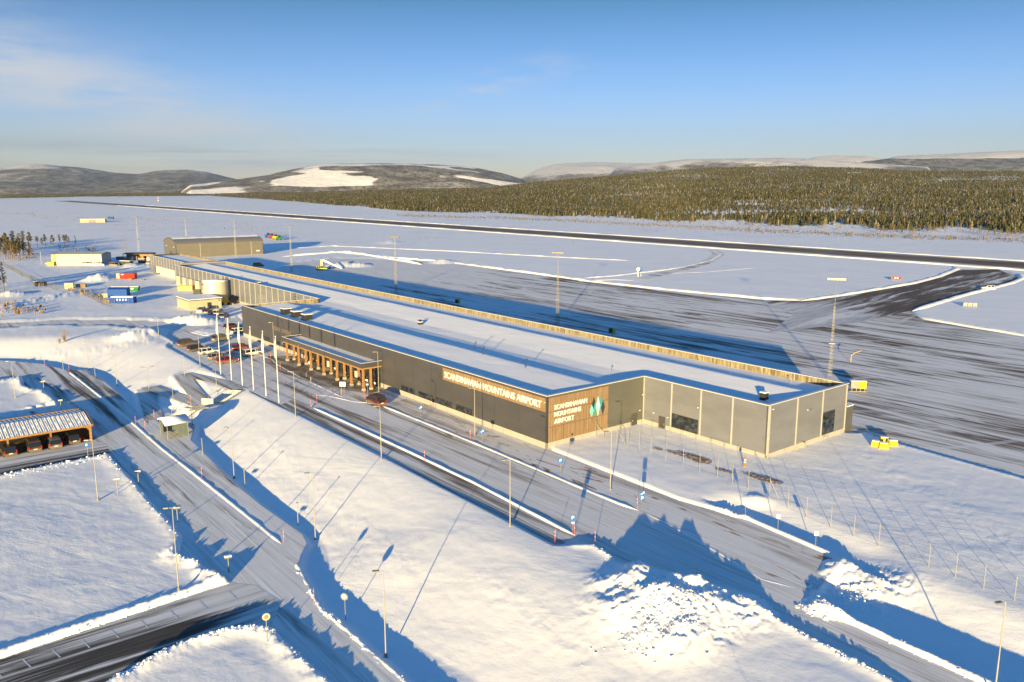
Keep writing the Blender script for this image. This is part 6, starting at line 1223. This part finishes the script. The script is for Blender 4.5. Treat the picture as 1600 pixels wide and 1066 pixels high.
# ------------------------------------------------------------------ far hills
def hill_mat(name, forest, snow_amt, sc, fc=(.045, .043, .038), clear=None):
    n = NB(name); p = n.pos(); a = n.noise(n.map(p, (.0016*sc,)*3), 1, 7, .6, .4); b = n.noise(n.map(p, (.02, .02, .05)), 1, 5, .75); fine = n.vor(n.map(p, (.055, .055, .03)), 1); s = n.n('ShaderNodeSeparateXYZ'); n.put(p, s.inputs[0]); hz = n.ramp(s.outputs[2], *snow_amt)
    m = n.math('ADD', n.math('MULTIPLY', a, .9), n.math('ADD', n.math('MULTIPLY', b, .30), n.math('MULTIPLY', hz, .42))); sn = n.ramp(m, .74-forest, .90-forest)
    speck = n.math('MULTIPLY', n.ramp(fine, .15, .5), n.ramp(n.noise(n.map(p, (.012, .012, .03)), 1, 6, .8), .40, .58)); tree = n.mix(n.math('MULTIPLY', speck, .6), fc, (.36, .345, .33)); col = n.mix(n.math('MULTIPLY', sn, .85), tree, (.74, .72, .72))
    if clear:
        cl = n.noise(n.map(p, clear), 1, 2, .35, .5); sharp = n.ramp(n.math('ADD', cl, n.math('MULTIPLY', n.math('SUBTRACT', n.noise(n.map(p, (.012, .012, .03)), 1, 5, .8), .5), .10)), .55, .575); col = n.mix(n.math('MULTIPLY', sharp, n.ramp(s.outputs[2], 215, 190)), col, (.82, .80, .80))
    return n.done(col, .85, 0, n.bump(n.math('ADD', b, a), .6, 14))
def mountain(name, prof, D, thick, mat, rough=.06, seed=0, base=-40, dz=0):
    pxs = np.linspace(prof[0][0], prof[-1][0], 320); tp = np.interp(pxs, [p[0] for p in prof], [p[1] for p in prof]); ts = np.linspace(-1, 1, 70); PX, T_ = np.meshgrid(pxs, ts); TP = np.tile(tp, (len(ts), 1))
    a = np.arctan((PX-800)/(FPX*math.cos(PITCH))); Dd = D*(1+thick*T_)/np.cos(a)**.3; x = Dd*np.sin(a); y = Dd*np.cos(a); Hh = CAMH+(290.8-TP)/FPX*D*np.cos(a)*1.0+dz
    z = base+(Hh-base)*(1-np.abs(T_)**1.9)+fbm(x, y, 1/(D*.05), 5, seed)*rough*(Hh-base)*(1-.6*np.exp(-(T_/.12)**2)); ed = np.minimum((PX-pxs[0])/25, (pxs[-1]-PX)/25); z = base+(z-base)*np.clip(ed, 0, 1)**.6
    grid_mesh(name, x, y, z, mat)
mountain('far_hills', [(-300,262),(-100,268),(0,266),(50,262),(75,259),(100,257.5),(150,262),(200,270),(236,272.5),(265,268),(310,265.5),(340,268),(365,275),(385,280),(440,288)], 8200, .28, hill_mat('far hills left', .10, (100, 300), 1., (.055, .058, .062)), .25, 1)
mountain('far_hills', [(-300,287),(-50,285),(60,284),(150,288),(235,284),(300,280),(360,283),(420,290)], 5600, .2, hill_mat('foothills left', .04, (60, 900), 1.6, (.035, .040, .042)), .35, 2)
mountain('hills', [(290,291),(340,287),(360,284),(400,278.5),(435,274),(445,271),(472,265),(510,259),(535,257.5),(610,257.5),(685,259.5),(735,263),(760,267),(785,272),(810,279),(840,285)], 4700, .22, hill_mat('middle hill', .06, (60, 420), 1.1, (.055, .047, .035), (.0014, .0040, .016)), .16, 3)
mountain('far_hills', [(780,290),(805,284),(815,279),(830,270),(843,263.5),(865,258),(885,256.5),(925,256),(1007,257),(1100,259),(1200,262)], 8800, .2, hill_mat('bare dome', .08, (60, 240), .8, (.10, .085, .07)), .12, 4)
mountain('far_hills', [(930,268),(975,262),(1007,257.5),(1040,253),(1075,250.5),(1104,249.5),(1200,247.5),(1250,249),(1300,253),(1360,258),(1450,262)], 6200, .2, hill_mat('long ridge', .08, (60, 300), 1.2, (.07, .06, .045)), .12, 5)
mountain('far_hills', [(1200,262),(1255,247),(1280,245),(1330,245),(1350,249),(1362,250),(1372,246),(1400,243.5),(1450,241),(1530,237),(1600,233.5),(1700,228),(1900,224)], 10500, .15, hill_mat('white fells', .08, (-60, 120), .8, (.16, .15, .14)), .08, 6)
mountain('hills', [(1280,266),(1330,251),(1360,250),(1420,252),(1500,250),(1560,247),(1600,245),(1720,243),(1900,243)], 6800, .16, hill_mat('dark forested ridge', 0, (150, 900), 1.3, (.035, .038, .042)), .25, 7)  # forested ridge in front of the fells, darker blue-grey tree colour
# ------------------------------------------------------------------ air
hz = MB().box(-11500, 11500, -400, 13500, -60, 900).build('haze', None); hz['kind'] = 'stuff'
hm = bpy.data.materials.new('haze air'); hm.use_nodes = True; ht_ = hm.node_tree; ht_.nodes.clear(); ho = ht_.nodes.new('ShaderNodeOutputMaterial'); hv = ht_.nodes.new('ShaderNodeVolumePrincipled'); hv.inputs['Density'].default_value = 4.0e-5; hv.inputs['Color'].default_value = (.75, .87, 1, 1); hv.inputs['Anisotropy'].default_value = .3; ht_.links.new(hv.outputs[0], ho.inputs['Volume'])
hz.data.materials.clear(); hz.data.materials.append(hm); tag(hz, 'thin bluish air haze over the whole airfield', 'haze')
